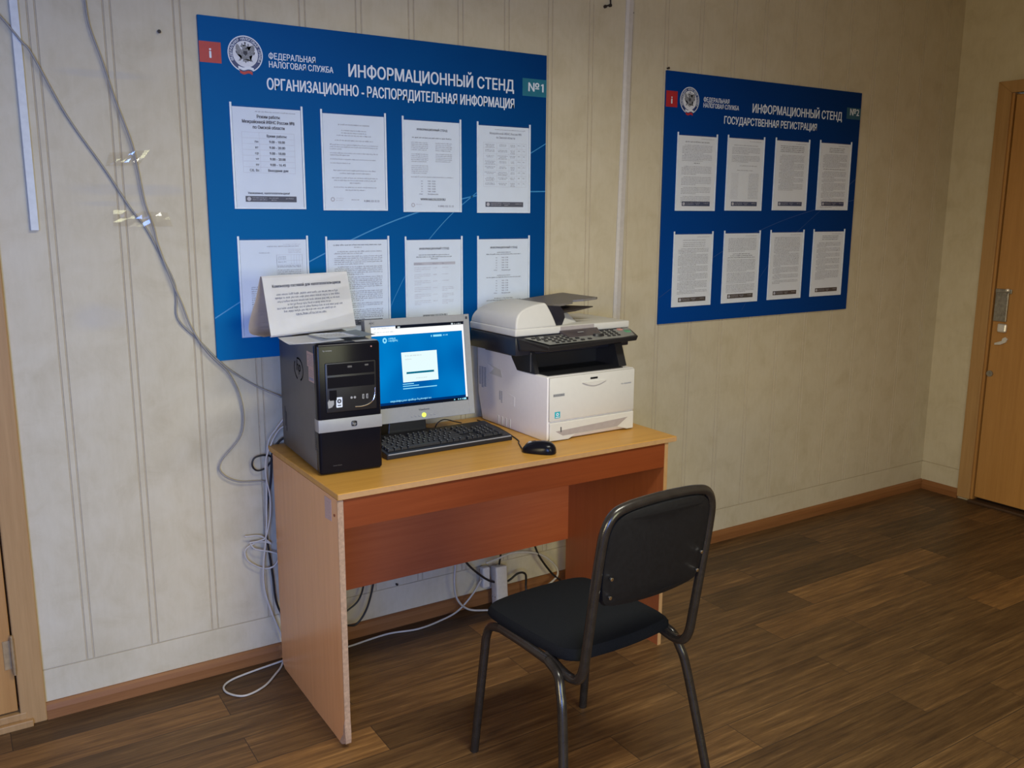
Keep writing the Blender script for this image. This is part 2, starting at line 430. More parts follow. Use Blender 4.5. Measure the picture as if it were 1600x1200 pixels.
_txt = {}
def glyphs(s, res=3):
    """vertices, triangles and layer of every closed outline of a string; overlapping strokes of one letter stay filled"""
    if s in _txt: return _txt[s]
    cu = bpy.data.curves.new('lettering', 'FONT'); cu.body = s; cu.size = 1
    o = bpy.data.objects.new('lettering', cu); COL.objects.link(o)
    c = o.to_curve(bpy.context.evaluated_depsgraph_get())
    loops = []
    for sp in c.splines:
        P = sp.bezier_points; n = len(P); L = [Vector(p.co[:2]) for p in sp.points]
        for i in range(n):
            p, q = P[i], P[(i+1) % n]
            a, h1, h2, d = (Vector(v[:2]) for v in (p.co, p.handle_right, q.handle_left, q.co))
            L.append(a)
            if abs((h1-a).cross(d-a))+abs((h2-a).cross(d-a)) > 1e-6:
                for k in range(1, res):
                    t = k/res; L.append(a*(1-t)**3+3*h1*t*(1-t)**2+3*h2*t*t*(1-t)+d*t**3)
        M_ = [L[0]]
        for v in L[1:]:
            if (v-M_[-1]).length > 1e-5: M_.append(v)
        if (M_[0]-M_[-1]).length < 1e-5: M_.pop()
        if len(M_) == 4 and '1' in s:            # the figure one gets its flag
            xs = [v.x for v in M_]; ys = [v.y for v in M_]; x0, x1, h = min(xs), max(xs), max(ys)
            if abs(h-.682) < .004 and x1-x0 < .11 and min(ys) > -.01:
                M_ = [Vector(p) for p in ((x1, h), (x0+.025, h), (x0-.10, h-.085), (x0-.10, h-.17), (x0, h-.11), (x0, 0), (x1, 0))]
        if len(M_) > 2: loops.append(M_)
    o.to_curve_clear(); bpy.data.objects.remove(o); bpy.data.curves.remove(cu)
    area_ = lambda L: sum(L[i-1].cross(L[i]) for i in range(len(L)))/2
    ar = [area_(L) for L in loops]
    def inside(p, L):
        r = False
        for i in range(len(L)):
            a, b = L[i-1], L[i]
            if (a.y > p.y) != (b.y > p.y) and p.x < (b.x-a.x)*(p.y-a.y)/(b.y-a.y)+a.x: r = not r
        return r
    within = lambda A, L: all(inside(p, L) for p in A)
    V, Fc, Ly = [], [], []
    n_ = range(len(loops)); par = {}
    for k in n_:        # an outline wholly inside a larger one that turns the other way is its hole
        m = [m for m in n_ if m != k and ar[m]*ar[k] < 0 and abs(ar[m]) > abs(ar[k]) and within(loops[k], loops[m])]
        if m: par[k] = min(m, key=lambda q: abs(ar[q]))
    for j, i in enumerate(q for q in n_ if q not in par):
        holes = [loops[k] for k in par if par[k] == i]
        polys = [[v.to_3d() for v in L] for L in [loops[i]]+holes]
        base = len(V); V += [tuple(v[:2]) for L in polys for v in L]
        for t in tessellate_polygon(polys): Fc.append(tuple(base+q for q in t))
        Ly += [j % 2]*(len(V)-base)
    _txt[s] = (V, Fc, Ly); return _txt[s]

def text(bm, s, x, z, y, cap, width=None, bold=.0, align='l', mi=0, xf=None, maxw=None, stretch=1.):
    """flat lettering facing -y: x, z = start of the base line, cap = height of capitals"""
    V, Fc, Ly = glyphs(s)
    if not V: return
    k = cap/.727; x0 = min(v[0] for v in V); x1 = max(v[0] for v in V)
    kx = width/(x1-x0) if width else k*stretch
    if maxw and (x1-x0)*kx > maxw: kx = maxw/(x1-x0)
    wd = (x1-x0)*kx
    ox = {'l': 0, 'c': -wd/2, 'r': -wd}[align]
    e = bold*1.5*k        # heavier strokes: the same outline struck again a hair to each side
    for i, (dx, dz) in enumerate(((-e, 0), (e, 0), (0, e*.6), (0, -e*.6)) if bold > 0 else ((0, 0),)):
        vs = []; yi = y-.00012*i
        for (a, b), ly in zip(V, Ly):
            p = (x+ox+(a-x0)*kx+dx, yi-.00006*ly, z+b*k+dz)
            vs.append(bm.verts.new(xf(p) if xf else p))
        for f in Fc:
            try: q = bm.faces.new([vs[i] for i in f]); q.material_index = mi
            except ValueError: pass
    return wd

def scribble(bm, x0, x1, z, h, y, rnd, mi=0, words=True, mean=5):
    """a line of illegibly small print: letter-sized marks grouped in words"""
    x = x0; cw = h*.78
    while x < x1-cw:
        n = max(2, int(rnd.gauss(mean, 2)))
        for _ in range(n):
            if x > x1-cw: break
            t = rnd.random(); hh = h*(1.35 if t > .88 else 1.); lo = -h*.35 if t < .1 else 0
            quad(bm, x, x+cw*.62, z+lo, z+lo+hh*.55, y, mi)
            quad(bm, x+cw*rnd.choice((0, .4)), x+cw*rnd.choice((.62, .8)), z+lo+hh*.62, z+hh, y, mi)
            x += cw
        x += cw*.8

# ------------------------------------------------------------------ the room
XL, XR, YF, ZC = -2.3, 4.545, -4.6, 2.75
struct(link('floor', B(XL, XR+.3, YF, .25, -.05, 0), 'floor'))
struct(link('ceiling', B(XL-.1, XR+.3, YF-.1, .25, ZC, ZC+.05), 'ceil'))

GX = [.235+.19*k for k in range(-13, 24)]
def panel_profile(x0, x1):
    P = [(x0, 0.)]
    for g in GX:
        for c in (g-.0095, g+.0095):
            if x0+.006 < c < x1-.006: P += [(c-.0028, 0.), (c-.0012, .0017), (c+.0012, .0017), (c+.0028, 0.)]
    return P+[(x1, 0.)]
def grooved(bm, x0, x1, z0, z1):
    P = panel_profile(x0, x1)
    lo = [bm.verts.new((p[0], p[1], z0)) for p in P]; hi = [bm.verts.new((p[0], p[1], z1)) for p in P]
    for i in range(len(P)-1):
        f = bm.faces.new((lo[i], lo[i+1], hi[i+1], hi[i]))
        if P[i][1] > 0 or P[i+1][1] > 0: f.material_index = 1
bm = bmesh.new()
ZG = .155
DX0, DX1, DZ = -.83, .035, 2.06       # opening of the left-hand door
grooved(bm, XL, DX0, ZG+.003, ZC); grooved(bm, DX1, XR, ZG+.003, ZC)
grooved(bm, DX0, DX1, DZ, ZC)
for a, b in ((XL, DX0), (DX1, XR)):
    quad(bm, a, b, 0, ZG-.001, 0); quad(bm, a, b, ZG-.001, ZG+.003, .003, 1)
    for zz in (ZG-.001, ZG+.003):
        v = [bm.verts.new(p) for p in ((a, 0, zz), (b, 0, zz), (b, .003, zz), (a, .003, zz))]; bm.faces.new(v)
box(bm, XL, DX0, .004, .12, 0, ZC); box(bm, DX1, XR+.1, .004, .12, 0, ZC); box(bm, DX0, DX1, .004, .12, DZ, ZC)
struct(link('wall_back', bm, ['wall', 'groove']))

D2a, D2b, D2z = -.295, -1.12, 2.125     # opening of the right-hand door
bm = bmesh.new()
def wr(y0, y1, z0, z1): box(bm, XR, XR+.12, y0, y1, z0, z1)
wr(D2a, 0.0, 0, ZG-.001); wr(D2a, 0.0, ZG+.003, ZC); box(bm, XR+.003, XR+.12, D2a, 0, ZG-.001, ZG+.003, mi=1)
wr(YF, D2b, 0, ZG-.001); wr(YF, D2b, ZG+.003, ZC); box(bm, XR+.003, XR+.12, YF, D2b, ZG-.001, ZG+.003, mi=1)
wr(D2b, D2a, D2z, ZC)
struct(link('wall_right', bm, ['wall', 'groove']))
struct(link('wall_left', B(XL-.12, XL, YF, .1, 0, ZC), 'far'))
# wall behind the camera with its window
WZ0, WZ1 = .80, 2.12; WS = ((-1.75, -.35), (.55, 1.95))
bm = bmesh.new()
for a, b in ((XL, WS[0][0]), (WS[0][1], WS[1][0]), (WS[1][1], XR+.1)): box(bm, a, b, YF-.15, YF, 0, ZC)
for a, b in WS: box(bm, a, b, YF-.15, YF, 0, WZ0); box(bm, a, b, YF-.15, YF, WZ1, ZC)
struct(link('wall_front', bm, 'far'))
for i, (WX0, WX1) in enumerate(WS):
    bm = bmesh.new(); wc = (WX0+WX1)/2
    for a, b, c, d in ((WX0, WX1, WZ0, WZ0+.05), (WX0, WX1, WZ1-.05, WZ1), (WX0, WX0+.05, WZ0, WZ1), (WX1-.05, WX1, WZ0, WZ1), (wc-.03, wc+.03, WZ0, WZ1)):
        box(bm, a, b, YF-.10, YF-.04, c, d, .004)
    win = struct(link('window_%d' % (i+1), bm, 'white_trim'))
    link('window_pane', B(WX0+.04, WX1-.04, YF-.075, YF-.069, WZ0+.04, WZ1-.04), 'pane', win)

# skirting boards
def skirt_profile(): return [(0, 0), (-.016, 0), (-.016, .030), (-.012, .046), (-.006, .052), (0, .052)]
bm = bmesh.new(); prism(bm, skirt_profile(), lambda a, b, d: (d, a-.0005, b), .101, XR-.0005)
struct(link('baseboard_back', bm, 'base'))
bm = bmesh.new(); prism(bm, skirt_profile(), lambda a, b, d: (XR+a-.0005, d, b), -.225, -.017)
struct(link('baseboard_right', bm, 'basey'))

# vertical joint strip of the wall panelling
bm = bmesh.new()
prism(bm, [(-.004, 0), (-.004, -.003), (.008, -.008), (.028, -.008), (.031, 0)], lambda a, b, d: (2.287+a+(d-1.6)*.022, b-.0004, d), .158, ZC)
struct(link('trim_1', bm, 'trim'))

# ---- left door
d1 = bpy.data.objects.new('door_1', None); COL.objects.link(d1); struct(d1); d1.location = (DX1, 0, 0)
bm = bmesh.new()
box(bm, -.004, .066, -.019, -.0005, 0, 2.12, .004); box(bm, DX0-DX1-.066, DX0-DX1+.004, -.019, -.0005, 0, 2.12, .004)
box(bm, DX0-DX1+.004, -.004, -.019, -.0005, 2.05, 2.12, .004)
link('door_casing', bm, 'casing', d1)
bm = bmesh.new(); box(bm, DX0-DX1-.02, .02, .032, .10, 0, 2.08)
link('door_backing', bm, 'doorw', d1)  # added behind the leaf to stop light leaking through the gap
bm = bmesh.new(); box(bm, DX0-DX1+.004, -.0085, -.010, .030, .052, 2.048, .002)
link('door_leaf', bm, 'doorw', d1)
bm = bmesh.new(); box(bm, DX0-DX1, .028, -.034, .05, 0, .022, .003); box(bm, DX0-DX1, .014, -.020, .05, .022, .045, .003)
link('door_threshold', bm, 'casing', d1)
bm = bmesh.new(); cyl(bm, (-.006, -.0215, .235), .006, 'z', .105, 12); cyl(bm, (-.006, -.0215, .235), .0045, 'z', .125, 12)
box(bm, -.030, -.010, -.0125, -.009, .19, .28); link('door_hinge', bm, 'brass', d1, 'auto')

# ---- right door
d2 = bpy.data.objects.new('door_2', None); COL.objects.link(d2); struct(d2); d2.location = (XR, D2a, 0)
bm = bmesh.new()
L = D2b-D2a
prism(bm, [(.070, .012), (.070, D2z+.055), (0, D2z-.003), (0, .012)], lambda a, b, d: (d, a, b), -.014, -.0005, .002)
prism(bm, [(L-.070, 0), (L-.070, D2z+.055), (L, D2z-.003), (L, 0)], lambda a, b, d: (d, a, b), -.014, -.0005, .002)
prism(bm, [(.070, D2z+.055), (L-.070, D2z+.055), (L, D2z-.003), (0, D2z-.003)], lambda a, b, d: (d, a, b), -.014, -.0005, .002)
link('door_casing', bm, 'casing', d2)
bm = bmesh.new()
box(bm, -.004, .05, -.012, 0.0, .0, D2z-.004, .001); box(bm, -.004, .05, L, L+.012, 0, D2z-.004, .001)
link('door_jamb', bm, 'doorw', d2)
bm = bmesh.new(); box(bm, .002, .042, L+.016, -.018, .030, D2z-.012, .003)
link('door_leaf', bm, 'doorw', d2)
link('door_threshold', B(-.03, .06, L, .0, 0, .014, .003), 'brown_wood', d2)
bm = bmesh.new(); box(bm, .0435, .06, L+.004, -.012, .01, D2z-.006); link('door_gap', bm, 'dark', d2)
bm = bmesh.new()
box(bm, -.010, .001, -.092, -.024, .985, 1.135, .003); box(bm, -.006, .001, -.104, -.020, 1.130, 1.152, .002)
for yy, zz in ((-.04, 1.12), (-.078, 1.12), (-.076, 1.075), (-.066, 1.02)): cyl(bm, (-.011, yy, zz), .004, 'x', .004, 10)
link('lock_case', bm, 'metal', d2)
bm = bmesh.new(); box(bm, -.016, .001, -.100, -.052, .930, .975, .008); link('lock_latch', bm, 'metal_lt', d2)
bm = bmesh.new(); box(bm, -.024, -.004, -.096, -.080, 1.140, 1.156, .005); link('lock_knob', bm, 'metal_lt', d2)
bm = bmesh.new()
prism(bm, [(-.045, .862), (-.075, .866), (-.102, .880), (-.110, .898), (-.098, .908), (-.084, .900), (-.080, .886), (-.060, .878), (-.045, .872)], lambda a, b, d: (d, a, b), -.010, .001, .001)
link('handle_plate', bm, 'metal_lt', d2)
bm = bmesh.new(); cyl(bm, (-.002, -.034, .708), .016, 'x', .008, 20); cyl(bm, (-.006, -.034, .706), .006, 'x', .006, 12)
link('keyhole_rosette', bm, 'metal', d2, 'auto')

# ------------------------------------------------------------------ information boards
def emblem(parent, cx, cz, r, y, small):
    """ring emblem with a two-headed eagle, ribbon at the foot"""
    bm = bmesh.new()
    disc(bm, cx, cz, r, r, y, 48, 0); disc(bm, cx, cz, r*.94, r*.94, y-.0002, 48, 1)
    disc(bm, cx, cz, r*.72, r*.72, y-.0004, 48, 2)
    s = 'ФЕДЕРАЛЬНАЯ НАЛОГОВАЯ СЛУЖБА'; n = len(s)
    for i, ch in enumerate(s):
        if ch == ' ': continue
        a = math.radians(205-230*i/(n-1))
        ca, sa = math.cos(a-math.pi/2), math.sin(a-math.pi/2)
        px, pz = cx+r*.765*math.cos(a), cz+r*.765*math.sin(a)
        text(bm, ch, 0, 0, y-.0004, r*.135, bold=.012, align='c', mi=0,
             xf=lambda p, ca=ca, sa=sa, px=px, pz=pz: (px+p[0]*ca-p[2]*sa, p[1], pz+p[0]*sa+p[2]*ca))
    e = link('emblem', bm, ['sign_white', 'emblem_navy', 'emblem_grey'], parent)
    # eagle: mirrored outline, wings raised, two crowned heads, shield, tail
    half = [(0, .50), (.05, .44), (.09, .36), (.16, .42), (.24, .40), (.26, .33), (.19, .31), (.15, .24), (.17, .16), (.24, .20), (.30, .33),
            (.38, .43), (.50, .47), (.47, .38), (.54, .34), (.49, .27), (.55, .22), (.48, .15), (.53, .08), (.45, .03), (.48, -.05), (.38, -.08),
            (.28, -.10), (.20, -.16), (.33, -.30), (.40, -.42), (.28, -.40), (.22, -.33), (.14, -.30), (.16, -.45), (.07, -.42), (0, -.52)]
    bm = bmesh.new(); k = r*1.05
    pts = half+[(-a, b) for a, b in half[-2:0:-1]]
    v = [bm.verts.new((cx+a*k, y-.0006, cz+b*k+r*.04)) for a, b in pts]
    f = bm.faces.new(v); bmesh.ops.triangulate(bm, faces=[f])
    for a, b, q in ((0, .53, .05), (-.17, .46, .035), (.17, .46, .035)): disc(bm, cx+a*k, cz+b*k+r*.04, q*k, q*k, y-.0008, 12, 1)
    sh = [(-.11, .12), (.11, .12), (.11, -.03), (0, -.13), (-.11, -.03)]
    bm.faces.new([bm.verts.new((cx+a*k, y-.0008, cz+b*k+r*.04)) for a, b in sh]).material_index = 1
    link('eagle', bm, ['eagle', 'ink'], e)
    bm = bmesh.new()
    for i, (d0, d1_, mi) in enumerate(((-.70, -.86, 0), (-.86, -.93, 1), (-.93, -1.08, 2))):
        N = 10; lo = []; hi = []
        for j in range(N+1):
            t = -1+2*j/N; wv = .04*math.sin(t*4.2)
            hw = r*(.44 - .04*i)
            hi.append(bm.verts.new((cx+t*hw, y-.0007, cz+r*(d0+wv)))); lo.append(bm.verts.new((cx+t*hw, y-.0007, cz+r*(d1_+wv))))
        for j in range(N): bm.faces.new((lo[j], lo[j+1], hi[j+1], hi[j])).material_index = mi
    link('emblem_ribbon', bm, ['sign_white', 'emblem_navy', 'sign_red'], e)

PW, PH = .2304, .3165
def make_board(name_label, x0, z1, W, H, mat, num, sub, sub_x, titles, badge, pockets, swooshes, swmat, dim):
    root = thing('information_board', name_label, 'notice board', (x0, 0, z1))
    YB = -.0095
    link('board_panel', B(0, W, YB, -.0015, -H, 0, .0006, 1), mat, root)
    y = YB-.0004
    bm = bmesh.new(); quad(bm, 0.0, badge[0], -badge[2], -badge[1], y); bd = link('info_badge', bm, 'sign_red', root)
    bm = bmesh.new(); text(bm, 'i', badge[0]/2, -badge[2]+.014, y-.0003, .030, bold=.02, align='c'); link('badge_lettering', bm, 'sign_white', bd)
    emblem(root, titles['ex'], -titles['ez'], .0535, y, dim)
    bm = bmesh.new()
    text(bm, 'ФЕДЕРАЛЬНАЯ', .209, -titles['f1'], y, .0185, width=.150, bold=.012)
    text(bm, 'НАЛОГОВАЯ СЛУЖБА', .209, -titles['f2'], y, .0185, width=.209, bold=.012)
    link('agency_lettering', bm, 'sign_white', root)
    bm = bmesh.new(); text(bm, 'ИНФОРМАЦИОННЫЙ СТЕНД', titles['tx0'], -titles['tz'], y, titles['tc'], width=titles['tx1']-titles['tx0'], bold=.014)
    link('title_lettering', bm, 'sign_white', root)
    bm = bmesh.new(); text(bm, sub, sub_x[0], -sub_x[2], y, sub_x[3], width=sub_x[1]-sub_x[0], bold=.014)
    link('subtitle_lettering', bm, 'sign_white', root)
    n0, n1, na, nb, nm = titles['num']
    bm = bmesh.new(); quad(bm, n0, n1, -nb, -na, y); nbd = link('number_badge', bm, nm, root)
    bm = bmesh.new(); text(bm, num, (n0+n1)/2+.006, -nb+.018, y-.0003, .030, width=.066, bold=.014, align='c'); link('badge_lettering', bm, 'sign_white', nbd)
    for pts, wd in swooshes:
        P = spline([(a, 0, -b) for a, b in pts], 10); bm = bmesh.new(); pr = None
        for p in P:
            q = (bm.verts.new((p.x, y+.0002, p.z-wd/2)), bm.verts.new((p.x, y+.0002, p.z+wd/2)))
            if pr: bm.faces.new((pr[0], q[0], q[1], pr[1]))
            pr = q
        link('printed_swoosh', bm, swmat, root)
    for px, pz in pockets:
        bm = bmesh.new()
        a, b = px-x0, pz-z1
        for q0, q1 in ((a, a+.0065), (a+PW-.0065, a+PW)): box(bm, q0, q1, YB-.0042, YB-.0002, b-PH, b+.004, .0006, 1)
        box(bm, a+.0065, a+PW-.0065, YB-.0042, YB-.0002, b-PH, b-PH+.005, .0006, 1)
        pk = link('document_pocket', bm, 'acryl', root)
        link('pocket_pane', B(a+.0065, a+PW-.0065, YB-.0040, YB-.0032, b-PH+.005, b-.004), 'pane', pk)
    return root

P1 = [(.7497, 1.8485), (1.0384, 1.8454), (1.3275, 1.8415), (1.6217, 1.8396), (.7516, 1.4438), (1.0407, 1.4403), (1.3301, 1.4373), (1.6217, 1.4366)]
P2 = [(2.5818, 1.8521), (2.8722, 1.8545), (3.1719, 1.8573), (3.4729, 1.8602), (2.5819, 1.4455), (2.8775, 1.4472), (3.1730, 1.4489), (3.4689, 1.4506)]
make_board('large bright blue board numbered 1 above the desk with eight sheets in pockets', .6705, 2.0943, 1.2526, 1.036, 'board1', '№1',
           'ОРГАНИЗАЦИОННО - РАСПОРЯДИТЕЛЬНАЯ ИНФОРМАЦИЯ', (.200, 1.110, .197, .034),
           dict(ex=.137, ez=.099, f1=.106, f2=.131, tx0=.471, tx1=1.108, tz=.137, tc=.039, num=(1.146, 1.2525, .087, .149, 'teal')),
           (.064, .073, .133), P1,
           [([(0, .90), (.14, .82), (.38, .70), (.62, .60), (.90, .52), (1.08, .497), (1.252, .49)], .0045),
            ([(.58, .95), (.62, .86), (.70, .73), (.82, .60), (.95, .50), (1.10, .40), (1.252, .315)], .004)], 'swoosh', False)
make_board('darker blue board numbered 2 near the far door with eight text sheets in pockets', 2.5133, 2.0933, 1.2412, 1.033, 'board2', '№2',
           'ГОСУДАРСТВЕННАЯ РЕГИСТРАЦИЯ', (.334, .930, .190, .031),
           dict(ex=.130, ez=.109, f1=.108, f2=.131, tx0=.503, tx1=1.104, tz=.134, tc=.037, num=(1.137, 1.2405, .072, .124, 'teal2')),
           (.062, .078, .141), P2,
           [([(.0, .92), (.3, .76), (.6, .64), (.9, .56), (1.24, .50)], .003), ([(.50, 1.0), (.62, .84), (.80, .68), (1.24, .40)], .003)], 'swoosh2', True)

# ---- the sheets in the pockets; each draws its own print
def sheet(px, pz, label, board, mats, draw):
    W, H = .2155, .306
    root = thing('information_sheet', label, 'sheet of paper', (px+.0075, -.0115, pz-.0085), group=board)
    tilt = 0.
    link('paper', B(0, W, -.0004, .0004, -H+.003, 0), mats[0], root)
    bm = bmesh.new(); draw(bm, W, H, -.0006, random.Random(label))
    if len(bm.faces): link('printed_text', bm, mats[1:], root)
    else: bm.free()

def para(bm, x0, x1, z, n, y, r, h=.0026, dz=.0058, mi=1, last=.6, indent=0.):
    for i in range(n):
        scribble(bm, x0+(indent if i == 0 else 0), x0+(x1-x0)*(last if i == n-1 and n > 1 else 1), z-i*dz, h, y, r, mi)
    return z-n*dz
def cline(bm, cx, half, z, y, r, h=.003, mi=1): scribble(bm, cx-half, cx+half, z, h, y, r, mi)
def footer(bm, W, H, y, r, z0=-.286, z1=-.268, x0=.028, x1=.192, mi=3, mark=4):
    quad(bm, x0, x1, z0, z1, y, mi); zc = (z0+z1)/2
    disc(bm, x0+.011, zc, .0065, .0065, y-.0002, 20, mark)
    for q in (.0025, -.0035): scribble(bm, x0+.022, x0+.07, zc+q, .0022, y-.0002, r, mark)
    scribble(bm, x0+.075, x0+.105, zc+.002, .0022, y-.0002, r, mark); scribble(bm, x0+.082, x0+.10, zc-.004, .0022, y-.0002, r, mark)
    scribble(bm, x1-.035, x1-.006, zc+.001, .0026, y-.0002, r, mark)
def logo_line(bm, W, H, y, r, phone):
    disc(bm, .026, -.272, .0075, .0075, y, 20, 2, .5)
    scribble(bm, .038, .066, -.269, .0025, y, r, 2); scribble(bm, .038, .062, -.276, .0025, y, r, 2)
    text(bm, phone, .192, -.279, y, .0062, width=.055, bold=.02, align='r', mi=1)
def grid(bm, xs, zs, y, mi=2, t=.0006):
    for x in xs: quad(bm, x-t/2, x+t/2, zs[-1], zs[0], y, mi)
    for z in zs: quad(bm, xs[0], xs[-1], z-t/2, z+t/2, y, mi)
INK = ['ink', 'ink_grey', 'ink_light', 'slate_ink', 'ink_light']

def s_hours(bm, W, H, y, r):
    scribble(bm, .070, .200, -.013, .0026, y, r, 1)
    for s, z, w_ in (('Режим работы', -.031, .072), ('Межрайонной ИФНС России №8', -.047, .165), ('по Омской области', -.063, .100)):
        text(bm, s, W/2+.004, z, y, .0098, width=w_, bold=.022, align='c')
    zs = [-.074-.0175*i for i in range(8)]; grid(bm, [.026, .080, .192], zs, y)
    rows = [('', 'Время работы:'), ('пн', '9.00 - 18.00'), ('вт', '9.00 - 20.00'), ('ср', '9.00 - 18.00'), ('чт', '9.00 - 20.00'), ('пт', '9.00 - 16.45'), ('Сб, Вс', 'Выходные дни')]
    for i, (a, b) in enumerate(rows):
        z = zs[i]-.0135
        if a: text(bm, a, .076, z, y, .0074, bold=.016, align='r')
        text(bm, b, .136, z, y, .0080, width=.064 if i in (0, 6) else .050, bold=.022, align='c')
    text(bm, 'Уважаемые, налогоплательщики!', .036, -.262, y, .0070, width=.134, bold=.018)
    footer(bm, W, H, y, r)
def s_letter(bm, W, H, y, r):
    cline(bm, W/2, .055, -.034, y, r, .0032, 1)
    for q, hw in ((-.052, .045), (-.060, .045), (-.068, .062)): cline(bm, W/2, hw, q, y, r, .0028, 1)
    cline(bm, W/2, .068, -.084, y, r, .0032, 1)
    z = para(bm, .022, .192, -.098, 3, y, r, .0028, .0068, 1, .25)-.006
    z = para(bm, .022, .192, z, 2, y, r, .0028, .0068, 1, .4)-.006
    z = para(bm, .022, .184, z, 1, y, r, .0028, .0068)-.006
    z = para(bm, .022, .092, z, 1, y, r, .0028, .0068)-.006
    for q, hw in ((-.180, .076), (-.189, .055), (-.204, .082), (-.212, .075), (-.220, .020), (-.234, .076), (-.243, .036)): cline(bm, W/2, hw, q, y, r, .0030, 1)
    logo_line(bm, W, H, y, r, '8 (800) 222 22 22'); scribble(bm, .092, .120, -.274, .0026, y, r, 1)
def s_stand(bm, W, H, y, r):
    text(bm, 'ИНФОРМАЦИОННЫЙ СТЕНД', W/2, -.032, y, .0068, width=.118, bold=.02, align='c')
    cline(bm, W/2, .078, -.058, y, r, .0034, 0)
    z = -.074
    for k in range(3): z = para(bm, .026, .092, z, 5, y, r, .0026, .0062, 1, .9)-.008
    z = -.074
    for k in range(2): z = para(bm, .120, .186, z, 5, y, r, .0026, .0062, 1, .9)-.006
    cline(bm, W/2, .084, -.190, y, r, .0030, 1)
    for i, d in enumerate(('пн', 'вт', 'ср', 'чт', 'пт', 'сб-вс')):
        z = -.204-.0088*i
        text(bm, d, .068, z, y, .0042, bold=.01, align='r', mi=1)
        text(bm, '9.00 - 18.00' if i < 5 else 'Выходные дни', .088, z, y, .0044, width=.030 if i < 5 else .040, bold=.012, mi=1)
    text(bm, 'WWW.NALOG.GOV.RU', W/2, -.268, y, .0082, width=.098, bold=.022, align='c')
    disc(bm, .030, -.284, .0075, .0075, y, 20, 2, .5); scribble(bm, .042, .068, -.283, .0025, y, r, 2)
    text(bm, '8 (800) 222 22 22', .190, -.290, y, .0062, width=.062, bold=.012, align='r', mi=1)
def s_table(bm, W, H, y, r):
    scribble(bm, .068, .200, -.013, .0026, y, r, 1)
    text(bm, 'Межрайонной ИФНС России №8', W/2+.006, -.029, y, .0078, width=.136, bold=.006, align='c', mi=1)
    text(bm, 'по Омской области', W/2+.006, -.043, y, .0078, width=.080, bold=.006, align='c', mi=1)
    xs = [.020, .076, .128, .162, .184, .204]; zs = [-.058-.0195*i for i in range(9)]; grid(bm, xs, zs, y)
    for i in range(8):
        for j in range(5):
            a, b = xs[j]+.004, xs[j+1]-.004
            for q in range(1 if j > 2 else (2 if (i+j) % 3 else 3)): cline(bm, (a+b)/2, (b-a)/2*r.uniform(.6, 1), zs[i]-.008-q*.0048, y, r, .0024, 1)
    footer(bm, W, H, y, r)
def s_form(bm, W, H, y, r):
    scribble(bm, .140, .198, -.016, .0024, y, r, 2); scribble(bm, .086, .192, -.022, .0026, y, r, 1)
    for q in (-.032, -.037, -.042): scribble(bm, .155, .198, q, .0022, y, r, 2)
    scribble(bm, .060, .096, -.042, .0024, y, r, 1)
    grid(bm, [.116, .164, .173, .182, .191, .201], [-.048, -.066, -.078], y)
    quad(bm, .1155, .1163, -.14, -.048, y, 2); quad(bm, .2005, .2013, -.14, -.048, y, 2)
    for q in (-.056, -.062, -.072): scribble(bm, .120, .150, q, .0024, y, r, 1)
    for q in (-.084, -.088, -.098, -.104, -.110, -.120, -.128, -.136): scribble(bm, .118, .198, q, .0026, y, r, 1)
    para(bm, .030, .196, -.150, 16, y, r, .0028, .0068, 1)
def s_dense(bm, W, H, y, r):
    cline(bm, W/2, .088, -.018, y, r, .0032, 0); cline(bm, W/2, .014, -.026, y, r, .0030, 1)
    z = -.040
    for n in (2, 5, 5, 7, 6, 3, 6, 3): z = para(bm, .022, .196, z, n, y, r, .0032, .0064, 1, .6, .012)-.003
    footer(bm, W, H, y, r, -.288, -.270)
def s_cols(bm, W, H, y, r):
    text(bm, 'ИНФОРМАЦИОННЫЙ СТЕНД', W/2, -.034, y, .0068, width=.118, bold=.016, align='c')
    for q, hw in ((-.054, .062), (-.061, .072), (-.068, .014)): cline(bm, W/2, hw, q, y, r, .0030, 0)
    quad(bm, .026, .192, -.088, -.078, y+.0001, 4)
    for x0, x1 in ((.027, .060), (.100, .124), (.138, .150)): scribble(bm, x0, x1, -.085, .0032, y-.0001, r, 1)
    for i in range(6):
        z = -.098-.0235*i
        para(bm, .028, .094, z, 3, y, r, .0026, .0062, 2, .4); scribble(bm, .102, .120, z-.002, .0028, y, r, 2); para(bm, .138, .166 if i < 3 else .186, z-.001, 1 if i < 3 else 3, y, r, .0026, .0058, 2, .5)
    text(bm, 'WWW.NALOG.GOV.RU', W/2, -.272, y, .0082, width=.098, bold=.018, align='c')
def s_times(bm, W, H, y, r):
    text(bm, 'ИНФОРМАЦИОННЫЙ СТЕНД', W/2, -.034, y, .0068, width=.118, bold=.016, align='c')
    z = -.050
    for k in range(3):
        cline(bm, W/2, .030 if k < 2 else .042, z, y, r, .0028, 0); cline(bm, W/2, .076, z-.007, y, r, .0030, 0); z -= .020
        for i, d in enumerate(('пн', 'вт', 'ср', 'чт', 'пт', 'сб-вс')):
            text(bm, d, .078, z, y, .0042, align='r', bold=.01, mi=1)
            text(bm, '9.00 - 17.00' if i < 5 else 'Выходные дни', .098, z, y, .0044, width=.028 if i < 5 else .038, bold=.012, mi=1); z -= .0092
        z -= .010
